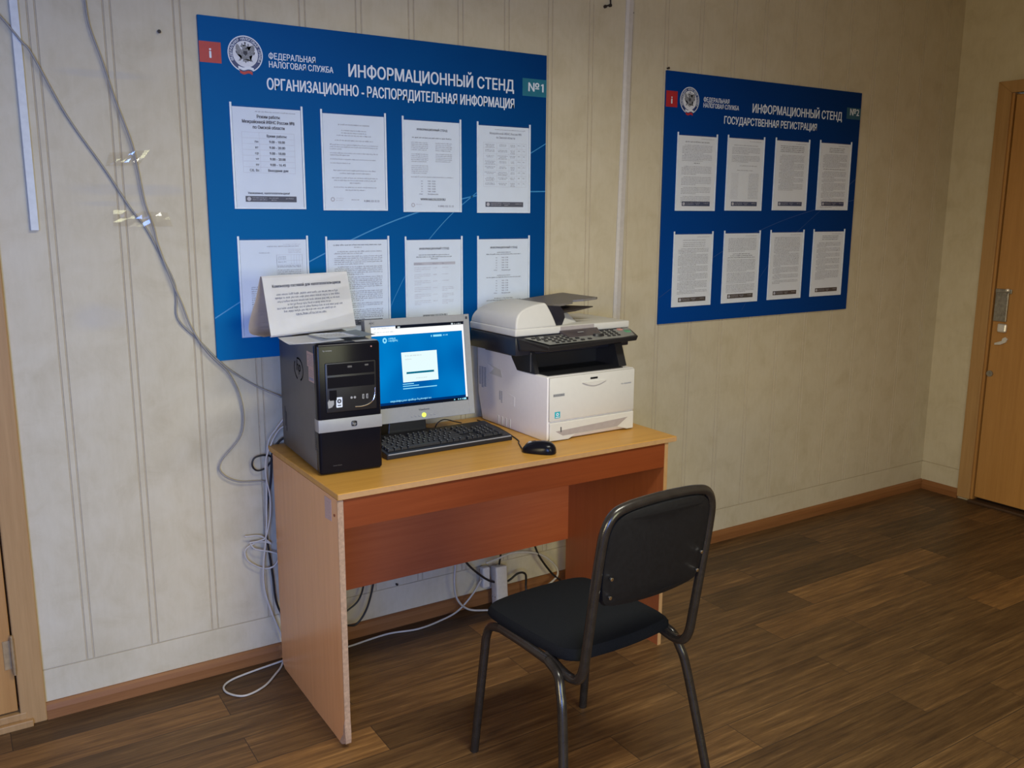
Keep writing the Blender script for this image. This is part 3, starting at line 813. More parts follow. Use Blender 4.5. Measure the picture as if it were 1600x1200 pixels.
def s_b2(kind):
    def d(bm, W, H, y, r):
        scribble(bm, .128, .202, -.012, .0024, y, r, 1)
        if kind == 0:
            cline(bm, W/2, .070, -.026, y, r, .0034, 0)
            z = -.040
            for n in (6, 5): z = para(bm, .022, .194, z, n, y, r, .0028, .0062, 1, .7, .012)
            cline(bm, W/2, .018, z-.004, y, r, .0032, 0); z -= .018
            for n in (6, 6, 5, 5): z = para(bm, .022, .194, z, n, y, r, .0028, .0062, 1, .5, .012)-.006
        elif kind == 1:
            cline(bm, W/2, .075, -.030, y, r, .003, 1)
            z = para(bm, .022, .196, -.040, 5, y, r, .0028, .0062, 1)
            z = para(bm, .022, .196, z-.004, 5, y, r, .0028, .0062, 1)-.010
            cline(bm, W/2+.02, .055, z, y, r, .003, 1); cline(bm, W/2, .05, z-.02, y, r, .003, 1); z -= .034
            while z > -.258:
                scribble(bm, .024, .070, z, .0024, y, r, 2); scribble(bm, .132, .196, z, .0024, y, r, 1)
                if r.random() < .15: cline(bm, .1, .04, z, y, r, .003, 1)
                z -= .0062
        elif kind == 2:
            for q in (-.024, -.032, -.040, -.048): cline(bm, W/2, .080, q, y, r, .0034, 0)
            z = -.064
            for n in (6, 5, 5, 4, 5): z = para(bm, .026, .192, z, n, y, r, .0028, .0064, 1, .6, .012)
        elif kind == 3:
            for q in (-.024, -.032, -.040): cline(bm, W/2+.01, .055, q, y, r, .0032, 0)
            z = -.054
            for n in (6, 4): z = para(bm, .022, .196, z, n, y, r, .0030, .0062, 1, .7, .012)
            cline(bm, W/2, .08, z-.004, y, r, .0032, 0); z -= .016
            for n in (5, 3, 6, 5, 4, 3): z = para(bm, .022, .196, z, n, y, r, .0030, .0062, 1, .5, .012)-.002
        elif kind == 4:
            for q in (-.026, -.036, -.044, -.052): cline(bm, W/2+.005, .066, q, y, r, .0030, 1)
            z = -.062
            for n in (4, 8, 5, 5, 6, 3): z = para(bm, .022, .198, z, n, y, r, .0030, .0062, 1, .6, .014)-.001
        elif kind == 5:
            z = para(bm, .022, .200, -.024, 10, y, r, .0030, .0062, 1)-.006
            for q in (0, .008, .016): cline(bm, W/2, .055+q*2, z-q, y, r, .0032, 0)
            z -= .026
            for n in (9, 8, 6): z = para(bm, .020, .200, z, n, y, r, .0030, .0062, 1, .7)-.003
        elif kind == 6:
            z = para(bm, .022, .198, -.024, 12, y, r, .0030, .0062, 1)
            z = para(bm, .022, .198, z, 10, y, r, .0030, .0062, 1, .3, .012)
            for n in (5, 4, 3): z = para(bm, .022, .198, z-.002, n, y, r, .0030, .0062, 1, .3, .012)
        else:
            for q in (-.022, -.030, -.038): cline(bm, W/2+.01, .060, q, y, r, .0032, 0)
            z = -.054
            for n in (4, 4, 4, 5, 4, 7): z = para(bm, .024, .196, z, n, y, r, .0030, .0062, 1, .4, .012)-.001
        footer(bm, W, H, y, r, -.288, -.269, .030, .192)
    return d
G1 = 'sheets on board number 1'; G2 = 'sheets on board number 2'
for (p, lab, fn, mt) in zip(P1, (
        'white opening-hours sheet with bold three-line heading and two-column table, top left of board 1',
        'white letter sheet of centred grey paragraphs, upper row of board 1, beside the opening-hours sheet',
        'white sheet with two text columns and bold web address, upper row of board 1',
        'white sheet with wide five-column table and dark footer bar, top right of board 1',
        'mostly blank white form sheet with small table, on board 1 behind the tent card',
        'white sheet filled with dense grey paragraphs, lower row of board 1 above the computer tower',
        'white sheet with pale three-column table and web address, board 1, directly above the monitor',
        'white sheet with stacked lists of hours, board 1, just behind the copier lid'),
        (s_hours, s_letter, s_stand, s_table, s_form, s_dense, s_cols, s_times), ['paper']*8):
    sheet(p[0], p[1], lab, G1, [mt]+INK, fn)
for i, (p, lab) in enumerate(zip(P2, (
        'text sheet with navy footer, upper row of board 2, under the red information badge',
        'sheet with two thin side columns and navy footer, upper row of board 2',
        'sheet with blank lower half and navy footer, upper row of board 2',
        'sheet of pinkish-grey paragraphs with navy footer, upper right corner of board 2',
        'dense text sheet with brown footer bar, lower left corner of board 2',
        'dense text sheet with heading mid-page and brown footer, second in lower row of board 2',
        'dense text sheet with brown footer, third in lower row of board 2',
        'text sheet with short last paragraph and brown footer, lower right corner of board 2'))):
    sheet(p[0], p[1], lab, G2, ['paper_warm', 'ink', 'ink_grey', 'ink_light', 'navy' if i < 4 else 'brown_ink', 'ink_light'], s_b2(i))

# ------------------------------------------------------------------ desk
DK = (.8117, -.6436, 0); DW, DD, DH = 1.2374, .6128, .768
desk = thing('desk', 'orange wood-veneer office desk holding the computer and copier', 'desk', DK)
bm = bmesh.new(); box(bm, 0, DW, 0, DD, DH-.018, DH, .0015, 1); link('desktop', bm, 'top', desk)
link('edge_band', B(.001, DW-.001, -.0012, .0008, DH-.0165, DH-.0015), 'edge', desk)
bm = bmesh.new()
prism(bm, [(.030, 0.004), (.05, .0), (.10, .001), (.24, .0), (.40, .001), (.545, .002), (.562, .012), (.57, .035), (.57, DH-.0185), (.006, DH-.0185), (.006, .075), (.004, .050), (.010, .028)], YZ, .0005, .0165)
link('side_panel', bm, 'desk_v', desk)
bm = bmesh.new()
prism(bm, [(.004, DH-.02), (.006, DH-.02), (.006, .085), (.004, .052), (.008, .03), (.012, .018), (.003, .016), (.000, .03), (.0, .055), (.003, .09)], YZ, .0, .017)
prism(bm, [(.004, .088), (.012, .070), (.018, .040), (.036, .018), (.048, .002), (.030, .0025), (.010, .014), (.0, .040)], YZ, -.0012, .0006)
link('worn_edge', bm, 'raw', desk)['label'] = 'chipped raw chipboard along the front edge and foot of the left panel'
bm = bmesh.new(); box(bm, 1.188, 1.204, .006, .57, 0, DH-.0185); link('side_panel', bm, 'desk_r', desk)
link('edge_band', B(1.1885, 1.2035, .0045, .0062, 0.0, DH-.019), 'edge', desk)
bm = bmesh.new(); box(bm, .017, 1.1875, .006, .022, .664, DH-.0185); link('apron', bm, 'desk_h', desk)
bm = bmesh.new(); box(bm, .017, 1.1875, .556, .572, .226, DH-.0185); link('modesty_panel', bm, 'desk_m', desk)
bm = bmesh.new(); prism(bm, [(.052, .739), (.1015, .738), (.1015, .673), (.053, .676)], YZ, -.0004, .0005); link('paper_label', bm, 'pink', desk)
bm = bmesh.new(); cyl(bm, (-.0004, .030, .700), .004, 'x', .002, 12); link('screw_cap', bm, 'desk_h', desk)

# ------------------------------------------------------------------ computer tower
TW, TD, TH = .193, .405, .388
tw = thing('computer_tower', 'black computer tower with silver band standing on the desk', 'computer', (.832, -.459, DH), -.053)
bm = bmesh.new(); box(bm, .003, TW-.003, .03, TD, .006, TH-.004, .004)
link('case', bm, 'case', tw, 'auto')
bm = bmesh.new(); box(bm, 0, TW, 0, .034, .002, TH, .009, 3); link('front_bezel', bm, 'black_gloss', tw, 'auto')
for a, b in ((.02, .04), (.15, .17)):
    for c, d in ((.04, .06), (.35, .37)): link('foot', B(a, b, c, d, 0, .007), 'black', tw)
bm = bmesh.new(); box(bm, -.0006, TW+.0006, -.0022, .036, .129, .167, .002, 2); bd = link('silver_band', bm, 'silver', tw, 'auto')
bm = bmesh.new(); box(bm, .098, .114, -.0036, -.002, .141, .156, .003, 2); lg = link('band_logo', bm, 'black', bd, 'auto')
bm = bmesh.new(); text(bm, 'hp', .106, .1445, -.0038, .0085, bold=.01, align='c'); link('logo_lettering', bm, 'silver', lg)
bm = bmesh.new(); box(bm, .024, .178, -.0035, .002, .186, .332, .004, 2); dp = link('drive_panel', bm, 'black', tw, 'auto')
bm = bmesh.new()
box(bm, .030, .172, -.0042, -.003, .296, .328, .0006, 1); box(bm, .030, .172, -.0042, -.003, .258, .290, .0006, 1)
box(bm, .034, .056, -.0044, -.003, .222, .252, .0006, 1)
link('drive_front', bm, 'black_gloss', dp)
link('drive_button', B(.090, .104, -.0052, -.004, .315, .321, .0012, 1), 'case', dp); link('drive_button', B(.142, .154, -.0052, -.004, .317, .322, .0012, 1), 'case', dp)
bm = bmesh.new(); tube(bm, [(.110, -.0045, .198), (.130, -.005, .1975), (.150, -.005, .2015), (.164, -.0046, .211), (.171, -.0042, .226), (.173, -.004, .25)], .0016, 8, 8); link('curved_rim', bm, 'chrome', dp, 'auto')
bm = bmesh.new()
for q in (.100, .110):
    b2 = bmesh.new(); cyl(bm, (q, -.0038, .226), .0036, 'y', .0015, 14)
for q in (.136, .148): box(bm, q-.003, q+.003, -.0044, -.003, .219, .233, .0006, 1)
link('front_socket', bm, 'silver_dk', dp)
bm = bmesh.new(); box(bm, .1354, .1374, -.0047, -.0042, .221, .231); box(bm, .1474, .1494, -.0047, -.0042, .221, .231); link('socket_tongue', bm, 'black', dp)
bm = bmesh.new(); prism(bm, [(.030, .200), (.041, .203), (.047, .211), (.047, .228), (.033, .226), (.028, .218)], XZ, -.0042, -.003); link('chip_sticker', bm, 'silver', tw)
bm = bmesh.new(); box(bm, .0535, .072, -.0042, -.003, .2005, .2305, .0015, 1); st = link('system_sticker', bm, 'sign_white', tw)
bm = bmesh.new(); disc(bm, .0628, .219, .0065, .0065, -.0044, 20, 0, .35); box(bm, .0575, .068, -.0044, -.0042, .205, .208); link('sticker_mark', bm, 'ink', st)
bm = bmesh.new(); text(bm, 'hp compaq', .020, .3655, -.0004, .0045, width=.026, bold=.01); link('name_lettering', bm, 'silver', tw)
bm = bmesh.new(); cyl(bm, (.165, -.0005, .372), .0022, 'y', .003, 12); link('power_light', bm, 'red', tw)
bm = bmesh.new(); box(bm, .118, .186, .004, .032, TH-.0004, TH+.0006); link('top_strip', bm, 'silver', tw)  # silver piece added for the glint along the bezel top
bm = bmesh.new(); text(bm, 'Intel Core', .040, .026, -.0004, .0035, width=.026); link('foot_lettering', bm, 'case', tw)
# side: round embossed mark, stickers, vents (left side, x just under .003)
bm = bmesh.new(); N = 48; SX = .0026
def ring(cy, cz, ry, rz, t, a0=0, a1=360, n=40, x=SX, mi=0):
    pr = None
    for k in range(n+1):
        a = math.radians(a0+(a1-a0)*k/n)
        q = (bm.verts.new((x, cy+ry*math.cos(a), cz+rz*math.sin(a))), bm.verts.new((x, cy+(ry-t)*math.cos(a), cz+(rz-t)*math.sin(a))))
        if pr: bm.faces.new((pr[0], q[0], q[1], pr[1])).material_index = mi
        pr = q
ring(.190, .288, .048, .036, .0055, 70, 250); ring(.190, .288, .048, .036, .0055, -70, 35)
text(bm, 'hp', 0, 0, 0, .034, bold=-.1, align='c', xf=lambda p: (SX-.0003+p[1], .190-p[0]-.15*p[2], .282+p[2]))
link('side_logo', bm, 'ink_matt', tw)
bm = bmesh.new(); box(bm, SX-.0004, .004, .030, .098, .312, .357); box(bm, SX-.0004, .004, .034, .086, .270, .3125); ls = link('side_label', bm, 'pink', tw)
bm = bmesh.new()
for k in range(7): box(bm, SX-.0008, SX-.0003, .038, .092-.006*(k % 3), .318+.005*k, .3192+.005*k)
for k in range(12): box(bm, SX-.0008, SX-.0003, .040+.0035*k, .0415+.0035*k+.0006*(k % 2), .275, .283)
for k in range(4): box(bm, SX-.0008, SX-.0003, .040, .080-.004*(k % 2), .288+.005*k, .2892+.005*k)
link('label_lettering', bm, 'ink_grey', ls)
bm = bmesh.new()
for k in range(9):
    for j in range(4): box(bm, SX-.0003, .004, .015+.009*j, .022+.009*j, .070+.007*k, .0745+.007*k)
link('side_vent', bm, 'black', tw)
bm = bmesh.new(); box(bm, SX-.0003, .004, .352, .357, .060, .125); box(bm, SX-.0003, .004, .366, .370, .075, .14); link('side_slot', bm, 'black', tw)

# ---- tent card and loose papers on the tower
tc = thing('tent_card', 'folded white paper tent card with bold heading on the computer tower', 'paper sign', (.762, -.277, DH+TH+.002), .302)
CW, CHh, CD = .322, .176, .115
def sheet_loop(bm, pr, x0, x1, n=1):
    a = [bm.verts.new((x0+.1*p[1], p[0], p[1])) for p in pr]; b = [bm.verts.new((x1+.1*p[1], p[0], p[1])) for p in pr]
    for i in range(len(pr)-1): bm.faces.new((a[i], b[i], b[i+1], a[i+1]))
th = .0007
pr = [(.012, -.0005), (.003, .001), (.0, .006)]+[(CD*.5*t+.0*math.sin(t*3.1), .006+(CHh-.006)*t) for t in (.25, .5, .75, .97)]+[(CD*.5+.003, CHh+.001)]
pr = [Vector((0, a, b)) for a, b in pr]
bm = bmesh.new(); sheet_loop(bm, [(p.y, p.z) for p in pr], 0, CW)
bmesh.ops.solidify(bm, geom=bm.faces[:], thickness=.0008); link('front_leaf', bm, 'paper_tent', tc)
pb = [(CD*.5+.003, CHh+.001), (CD*.5+.010, CHh-.006), (CD*.72, .11), (CD*.93, .055), (CD, .022), (CD*.96, .008), (CD*.80, .001), (CD*.3, -.0005)]
P = [(p.y, p.z) for p in spline([(0, a, b) for a, b in pb], 5)]
bm = bmesh.new(); sheet_loop(bm, P, 0, CW); bmesh.ops.solidify(bm, geom=bm.faces[:], thickness=.0008)
link('back_leaf', bm, 'paper_brown', tc, True)
# print on the sloping front leaf
ang = math.atan2(CD*.5, CHh-.006)
def on_leaf(p): return (p[0]+.1*p[2], (p[2]-.006)/(CHh-.006)*CD*.5-.0016+p[1], p[2])
bm = bmesh.new(); r = random.Random(3)
text(bm, 'Компьютер гостевой для налогоплательщиков', .030, .142, 0, .0088, width=.258, bold=.012, xf=on_leaf)
link('heading_lettering', bm, 'ink', tc)
bm = bmesh.new()
b2 = bmesh.new()
for z, a, b in ((.119, .040, .272), (.109, .034, .282), (.0985, .040, .278), (.0885, .075, .240), (.0785, .036, .286), (.069, .058, .256), (.0585, .100, .216)):
    scribble(b2, a, b, z, .0042, 0, r, 0)
quad(b2, .100, .216, .0572, .0577, 0)
for v in b2.verts: v.co = Vector(on_leaf(v.co))
merge(bm, b2); link('printed_text', bm, 'ink_grey', tc)

def paper_sheet(name, label, mat, pts, z, h=.0006, curl=0.):
    cx = sum(p[0] for p in pts)/len(pts); cy = sum(p[1] for p in pts)/len(pts)
    t = thing(name, label, 'paper', (cx, cy, z))
    b = bmesh.new(); n = 6
    P = [Vector((p[0]-cx, p[1]-cy, 0)) for p in pts]
    rows = []
    for i in range(n+1):
        row = []
        for j in range(n+1):
            u, v = i/n, j/n
            q = P[0]*(1-u)*(1-v)+P[1]*u*(1-v)+P[2]*u*v+P[3]*(1-u)*v
            q.z = curl*((2*u-1)**2*.4+(2*v-1)**2*.25+.3*u*v)
            row.append(b.verts.new(q))
        rows.append(row)
    for i in range(n):
        for j in range(n): b.faces.new((rows[i][j], rows[i+1][j], rows[i+1][j+1], rows[i][j+1]))
    bmesh.ops.solidify(b, geom=b.faces[:], thickness=h)
    link('page', b, mat, t, True); return t
TT = DH+TH
paper_sheet('paper_sheet', 'plain white sheet hanging over the left front of the computer tower', 'paper_loose', [(.757, -.458), (.925, -.445), (.935, -.280), (.775, -.300)], TT+.0022, curl=.004)
t = paper_sheet('paper_leaflet', 'white printed leaflet lying before the tent card on the tower', 'paper_loose', [(.868, -.428), (.985, -.425), (.965, -.315), (.865, -.300)], TT+.0085, curl=.002)
b2 = bmesh.new(); r = random.Random(5)
for k in range(6):
    x = -.035
    while x < .035: 
        wd = r.uniform(.004, .012); 
        v = [b2.verts.new((a, b, .0030)) for a, b in ((x, -.03+.010*k), (min(x+wd, .036), -.03+.010*k), (min(x+wd, .036), -.0275+.010*k), (x, -.0275+.010*k))]; b2.faces.new(v); x += wd+.003
link('printed_text', b2, 'ink_light', t)
paper_sheet('paper_leaflet', 'blue-grey leaflet sticking out on the right of the tower top', 'paper_grey', [(.952, -.425), (1.045, -.395), (1.035, -.265), (.935, -.290)], TT+.0050, curl=.003)

# ------------------------------------------------------------------ monitor
MY, MT_ = -.035, .127
mon_o = Vector((1.114, -.225, .890))
base_c = (1.278, -.175, DH)
mon = thing('monitor', 'silver flat computer monitor with lit blue login page', 'monitor', base_c, MY)
# screen frame: origin at the lower left corner of the picture area
Rm = Matrix.Translation(mon_o) @ Matrix.Rotation(MY, 4, 'Z') @ Matrix.Rotation(-MT_, 4, 'X')
root_inv = (Matrix.Translation(base_c) @ Matrix.Rotation(MY, 4, 'Z')).inverted()
loc_m = root_inv @ Rm
def mlink(name, bm, mat, parent=mon, smooth=False):
    if parent is mon:
        bmesh.ops.transform(bm, matrix=loc_m, verts=bm.verts[:]); return link(name, bm, mat, mon, smooth)
    bmesh.ops.transform(bm, matrix=loc_m, verts=bm.verts[:]); return link(name, bm, mat, parent, smooth)
SW, SH = .338, .270
bm = bmesh.new()
x0, x1, z0, z1 = -.021, .359, -.050, .294
prism(bm, [(x0, z0), (x1, z0), (x1, z1), (x0, z1)], XZ, .002, .030, .004)
fr = bmesh.new()
for a, b, c, d in ((x0, 0, z0, z1), (SW, x1, z0, z1), (0, SW, z0, 0), (0, SW, SH, z1)): box(fr, a, b, -.006, .004, c, d, .0012, 1)
merge(bm, fr); bz = mlink('bezel', bm, 'silver')
bm = bmesh.new(); prism(bm, [(x0+.02, z0+.03), (x1-.02, z0+.03), (x1-.03, z1-.03), (x0+.03, z1-.03)], XZ, .03, .062, .01); mlink('back_cover', bm, 'black')
bm = bmesh.new(); quad(bm, 0, SW, 0, SH, .001); scr = mlink('screen', bm, 'scr')
def sq(name, rects, mat, y):
    bm = bmesh.new()
    for a, b, c, d in rects: quad(bm, a, b, c, d, y)
    return mlink(name, bm, mat, scr)
sq('browser_bar', [(0, SW, .239, .260), (0, .088, .260, .268), (SW-.0065, SW, .010, .240)], 'scr_white', .0004)
sq('tab_strip', [(.088, SW, .260, .270)], 'scr_black', .0004)
bm = bmesh.new(); rr = random.Random(9)
scribble(bm, .012, .07, .2615, .0035, -.0001, rr, 0); scribble(bm, .010, .085, .249, .0035, -.0001, rr, 0)
quad(bm, .095, .104, .261, .2665, -.0001); quad(bm, .292, .299, .261, .2665, -.0001); scribble(bm, .303, .33, .262, .003, -.0001, rr, 0)
mlink('browser_lettering', bm, 'scr_grey', scr)
sq('task_bar', [(0, SW, 0, .010)], 'scr_black', .0004)
sq('page_shade', [(0, SW-.0065, .010, .018)], 'scr_navy', .0005)
bm = bmesh.new()
disc(bm, .047, .223, .0075, .0092, 0, 24, 0, .45); 
for q in (.226, .219): scribble(bm, .060, .088 if q > .22 else .096, q, .0048, 0, rr, 0, mean=9)
quad(bm, .214, .217, .2245, .231, 0); quad(bm, .222, .254, .2245, .231, 0); scribble(bm, .259, .280, .226, .0042, 0, rr, 0)
quad(bm, .100, .140, .073, .0755, 0); quad(bm, .100, .158, .066, .0685, 0); quad(bm, .100, .224, .0575, .0605, 0)
scribble(bm, .052, .201, .0185, .0045, 0, rr, 0, mean=12)
for q in (.285, .300, .308, .316): quad(bm, q, q+.004, .003, .007, 0)
quad(bm, .322, .332, .002, .008, 0)
mlink('page_lettering', bm, 'scr_cyan', scr)
lgn = sq('login_box', [(.102, .2315, .080, .1795)], 'scr_pale', .0002)
sq('login_button', [(.116, .217, .107, .1135)], 'scr_teal', -.0001)
bm = bmesh.new(); scribble(bm, .115, .176, .1655, .0032, -.0001, rr, 0); scribble(bm, .115, .138, .154, .003, -.0001, rr, 0); scribble(bm, .150, .190, .090, .0022, -.0001, rr, 0); mlink('login_lettering', bm, 'scr_grey', scr)
bm = bmesh.new(); text(bm, 'AOC', -.006, .279, -.0063, .006, bold=.02); text(bm, 'ViewSonic', .148, -.018, -.0063, .0062, width=.040, bold=.005); box(bm, .344, .352, -.0064, -.006, .277, .286); mlink('bezel_lettering', bm, 'ink', bz)
bm = bmesh.new(); cyl(bm, (.166, -.0075, -.034), .0052, 'y', .006, 20); cyl(bm, (.166, -.0065, -.034), .0075, 'y', .003, 20); mlink('power_button', bm, 'led', mon, 'auto')
for q in (.118, .132, .146, .188, .202): mlink('menu_button', B(q, q+.008, -.0075, -.005, -.0375, -.032, .001, 1), 'silver_dk')
bm = bmesh.new(); hull8(bm, [(-.115, -.034, 0), (.030, -.034, 0), (.030, .060, 0), (-.115, .060, 0), (-.105, -.028, .10), (.026, -.028, .10), (.026, .030, .10), (-.105, .030, .10)], .004)
link('stand_neck', bm, 'black', mon)
bm = bmesh.new(); b2 = bmesh.new(); cyl(b2, (0, 0, 0), 1, 'z', .014, 40, .96)
for v in b2.verts: v.co = Vector((v.co.x*.115-.035, v.co.y*.055+.020, v.co.z+.007))
merge(bm, b2); link('stand_base', bm, 'black', mon, 'auto')

# ------------------------------------------------------------------ keyboard
KW, KD = .465, .185
kb = thing('keyboard', 'long black keyboard in front of the monitor', 'keyboard', (1.070, -.402, DH), .020)
bm = bmesh.new()
prism(bm, [(0, .001), (.010, 0), (KD-.01, .0), (KD, .006), (KD, .030), (KD-.006, .034), (.012, .0185), (.002, .0165), (0, .012)], lambda a, b, d: (d, a, b), 0, KW, .0015, 1)
link('keyboard_body', bm, 'black', kb)
link('front_rim', B(.004, KW-.004, -.0004, .004, .0140, .0172, .001, 1), 'silver_dk', kb)
slope = math.atan2(.034-.0185, KD-.018)
key_mesh = {}
def key(x, y, w_, d_):
    k = (round(w_, 4), round(d_, 4))
    zt = .0190+(y-.012)*math.tan(slope)
    if k not in key_mesh:
        bm = bmesh.new()
        hull8(bm, [(-w_/2, -d_/2, 0), (w_/2, -d_/2, 0), (w_/2, d_/2, 0), (-w_/2, d_/2, 0),
                   (-w_/2+.0022, -d_/2+.0016, .0075), (w_/2-.0022, -d_/2+.0016, .0075), (w_/2-.0022, d_/2-.0028, .0075), (-w_/2+.0022, d_/2-.0028, .0075)], .0008)
        for v in [bm.verts.new(p) for p in ()]: pass
        f = [bm.verts.new(p) for p in ((-w_/2+.004, d_/2-.0085, .0077), (-w_/2+.0075, d_/2-.0085, .0077), (-w_/2+.0075, d_/2-.0045, .0077), (-w_/2+.004, d_/2-.0045, .0077))]
        bm.faces.new(f).material_index = 1
        o = link('key', bm, ['key', 'keymark'], kb); key_mesh[k] = o.data
    else:
        o = bpy.data.objects.new('key', key_mesh[k]); COL.objects.link(o); o.parent = kb
    o.location = (x, y, zt); o.rotation_euler = (slope, 0, 0); return o
U = .0190; keys = []
def row(y, x0, ws, d_=.0172):
    x = x0
    for w_ in ws:
        if w_ > 0: keys.append((x+w_*U/2, y, w_*U-.0014, d_))
        x += abs(w_)*U
KX = .012; RY = [.030+.0192*i for i in range(5)]+[.030+.0192*5+.008]
row(RY[5], KX, [1, -1, 1, 1, 1, 1, -.5, 1, 1, 1, 1, -.5, 1, 1, 1, 1])
row(RY[4], KX, [1]*13+[2]); row(RY[3], KX, [1.5]+[1]*12+[1.5]); row(RY[2], KX, [1.75]+[1]*11+[2.25]); row(RY[1], KX, [2.25]+[1]*10+[2.75]); row(RY[0], KX, [1.25, 1.25, 1.25, 6.25, 1.25, 1.25, 1.25, 1.25])
NX = KX+15*U+.006
row(RY[5], NX, [1, 1, 1]); row(RY[4], NX, [1, 1, 1]); row(RY[3], NX, [1, 1, 1]); row(RY[1], NX, [-1, 1]); row(RY[0], NX, [1, 1, 1])
PX = NX+3*U+.006
row(RY[4], PX, [1]*4); row(RY[3], PX, [1]*3); row(RY[2], PX, [1]*3); row(RY[1], PX, [1]*3); row(RY[0], PX, [2, 1])
keys.append((PX+3.5*U, (RY[3]+RY[2])/2, U-.0014, .0172+.0192)); keys.append((PX+3.5*U, (RY[1]+RY[0])/2, U-.0014, .0172+.0192))
rest = keys[100:]
for q in keys[:100]: key(*q)
if rest:
    bm = bmesh.new()
    for x, y, w_, d_ in rest:
        zt = .0190+(y-.012)*math.tan(slope)
        hull8(bm, [(x-w_/2, y-d_/2, zt), (x+w_/2, y-d_/2, zt), (x+w_/2, y+d_/2, zt), (x-w_/2, y+d_/2, zt), (x-w_/2+.002, y-d_/2+.0016, zt+.0075), (x+w_/2-.002, y-d_/2+.0016, zt+.0075), (x+w_/2-.002, y+d_/2-.003, zt+.0078), (x-w_/2+.002, y+d_/2-.003, zt+.0078)], .0008)
    o = link('numpad_key', bm, 'key', kb); o['kind'] = 'stuff'

# ------------------------------------------------------------------ mouse
ms = thing('computer_mouse', 'glossy black computer mouse on the desk before the copier', 'mouse', (1.523, -.572, DH), math.atan2(.073, -.060)-math.pi/2)
bm = bmesh.new(); bmesh.ops.create_uvsphere(bm, u_segments=32, v_segments=20, radius=1)
for v in bm.verts:
    x, y, z = v.co
    hgt = .036*(1-.22*y) if z > 0 else .003
    wid = .0315*(1-.10*math.cos(y*2.4))
    e = lambda t, p: math.copysign(abs(t)**p, t)
    v.co = Vector((e(x, .85)*wid, e(y, .85)*.056, e(z, .8)*hgt+.003))
link('mouse_shell', bm, 'black_gloss', ms, True)
bm = bmesh.new(); cyl(bm, (0, .030, .0275), .0085, 'x', .006, 20, bev=.001); link('scroll_wheel', bm, 'silver_dk', ms, 'auto')
bm = bmesh.new(); tube(bm, [(0, .012, .0384), (0, .024, .0362), (0, .040, .0290), (0, .052, .0150)], .0009, 6, 6, cap=True); link('button_seam', bm, 'dark', ms)
Rmi = (Matrix.Translation(ms.location) @ ms.rotation_euler.to_matrix().to_4x4()).inverted()
bm = bmesh.new(); tube(bm, [Rmi @ Vector(p) for p in ((1.489, -.529, DH+.008), (1.500, -.505, DH+.003), (1.512, -.478, DH+.0022), (1.530, -.440, DH+.0022), (1.547, -.410, DH+.0022), (1.572, -.30, DH+.0022), (1.585, -.20, DH+.0022), (1.58, -.08, DH+.0022))], .0021, 8, 6)
link('mouse_cord', bm, 'cable_b', ms, True)

# ------------------------------------------------------------------ copier
cp = thing('copier', 'white and black multifunction copier with raised document feeder on the desk', 'copier', (1.6156, -.4816, DH), .0202)
PWd, PDp = .378, .410
side = [(0, .014), (.004, .004), (.02, .0), (PDp, .002), (PDp+.03, .10), (PDp+.036, .268), (.215, .268), (.180, .219), (.004, .221), (.0, .216)]
bm = bmesh.new(); prism(bm, side, YZ, 0, PWd, .006, 3)
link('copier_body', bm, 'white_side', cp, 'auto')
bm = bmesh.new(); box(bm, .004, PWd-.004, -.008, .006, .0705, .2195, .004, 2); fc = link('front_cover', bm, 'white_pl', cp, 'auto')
bm = bmesh.new(); N = 14; pts = [(.139+.103*k/N, .1915-.013*math.sin(math.pi*k/N)) for k in range(N+1)]
prism(bm, pts+[(.242, .1925), (.139, .1925)], XZ, -.013, -.006, .0012, 1); link('cover_grip', bm, 'white_pl', fc)
link('cover_latch', B(.174, .206, -.0092, -.007, .200, .207, .001, 1), 'black', fc)
bm = bmesh.new(); box(bm, .018, .065, -.0088, -.007, .155, .164); link('name_plate', bm, 'silver_dk', fc)
bm = bmesh.new(); text(bm, 'KYOCERA', .0205, .1565, -.0091, .006, width=.042, bold=.02); link('plate_lettering', bm, 'panel_grey', fc)
bm = bmesh.new(); text(bm, 'FS-1035MFP', .312, .168, -.0083, .0052, width=.046, bold=.008); link('model_lettering', bm, 'ink_grey', fc)
bm = bmesh.new(); box(bm, .025, .047, -.0088, -.007, .081, .103); es = link('energy_sticker', bm, 'cyan', fc)
bm = bmesh.new(); disc(bm, .036, .094, .0055, .0055, -.009, 18, 0, .5); quad(bm, .028, .044, .0835, .086, -.009); link('sticker_mark', bm, 'sign_white', es)
bm = bmesh.new()
prism(bm, [(.006, .004), (.085, .002), (.115, .014), (.300, .016), (.345, .004), (PWd-.004, .004), (PWd-.004, .066), (.006, .066)], XZ, -.008, .006, .003, 2); cs = link('paper_cassette', bm, 'white_pl', cp)
bm = bmesh.new(); hull8(bm, [(.060, -.0085, .018), (.300, -.0085, .020), (.300, -.004, .020), (.060, -.004, .018), (.030, -.0088, .036), (.345, -.0088, .048), (.345, -.004, .048), (.030, -.004, .036)]); link('cassette_grip', bm, 'taupe', cs)
link('paper_gauge', B(.050, .054, -.0092, -.0075, .031, .049, .0006, 1), 'black', cs)
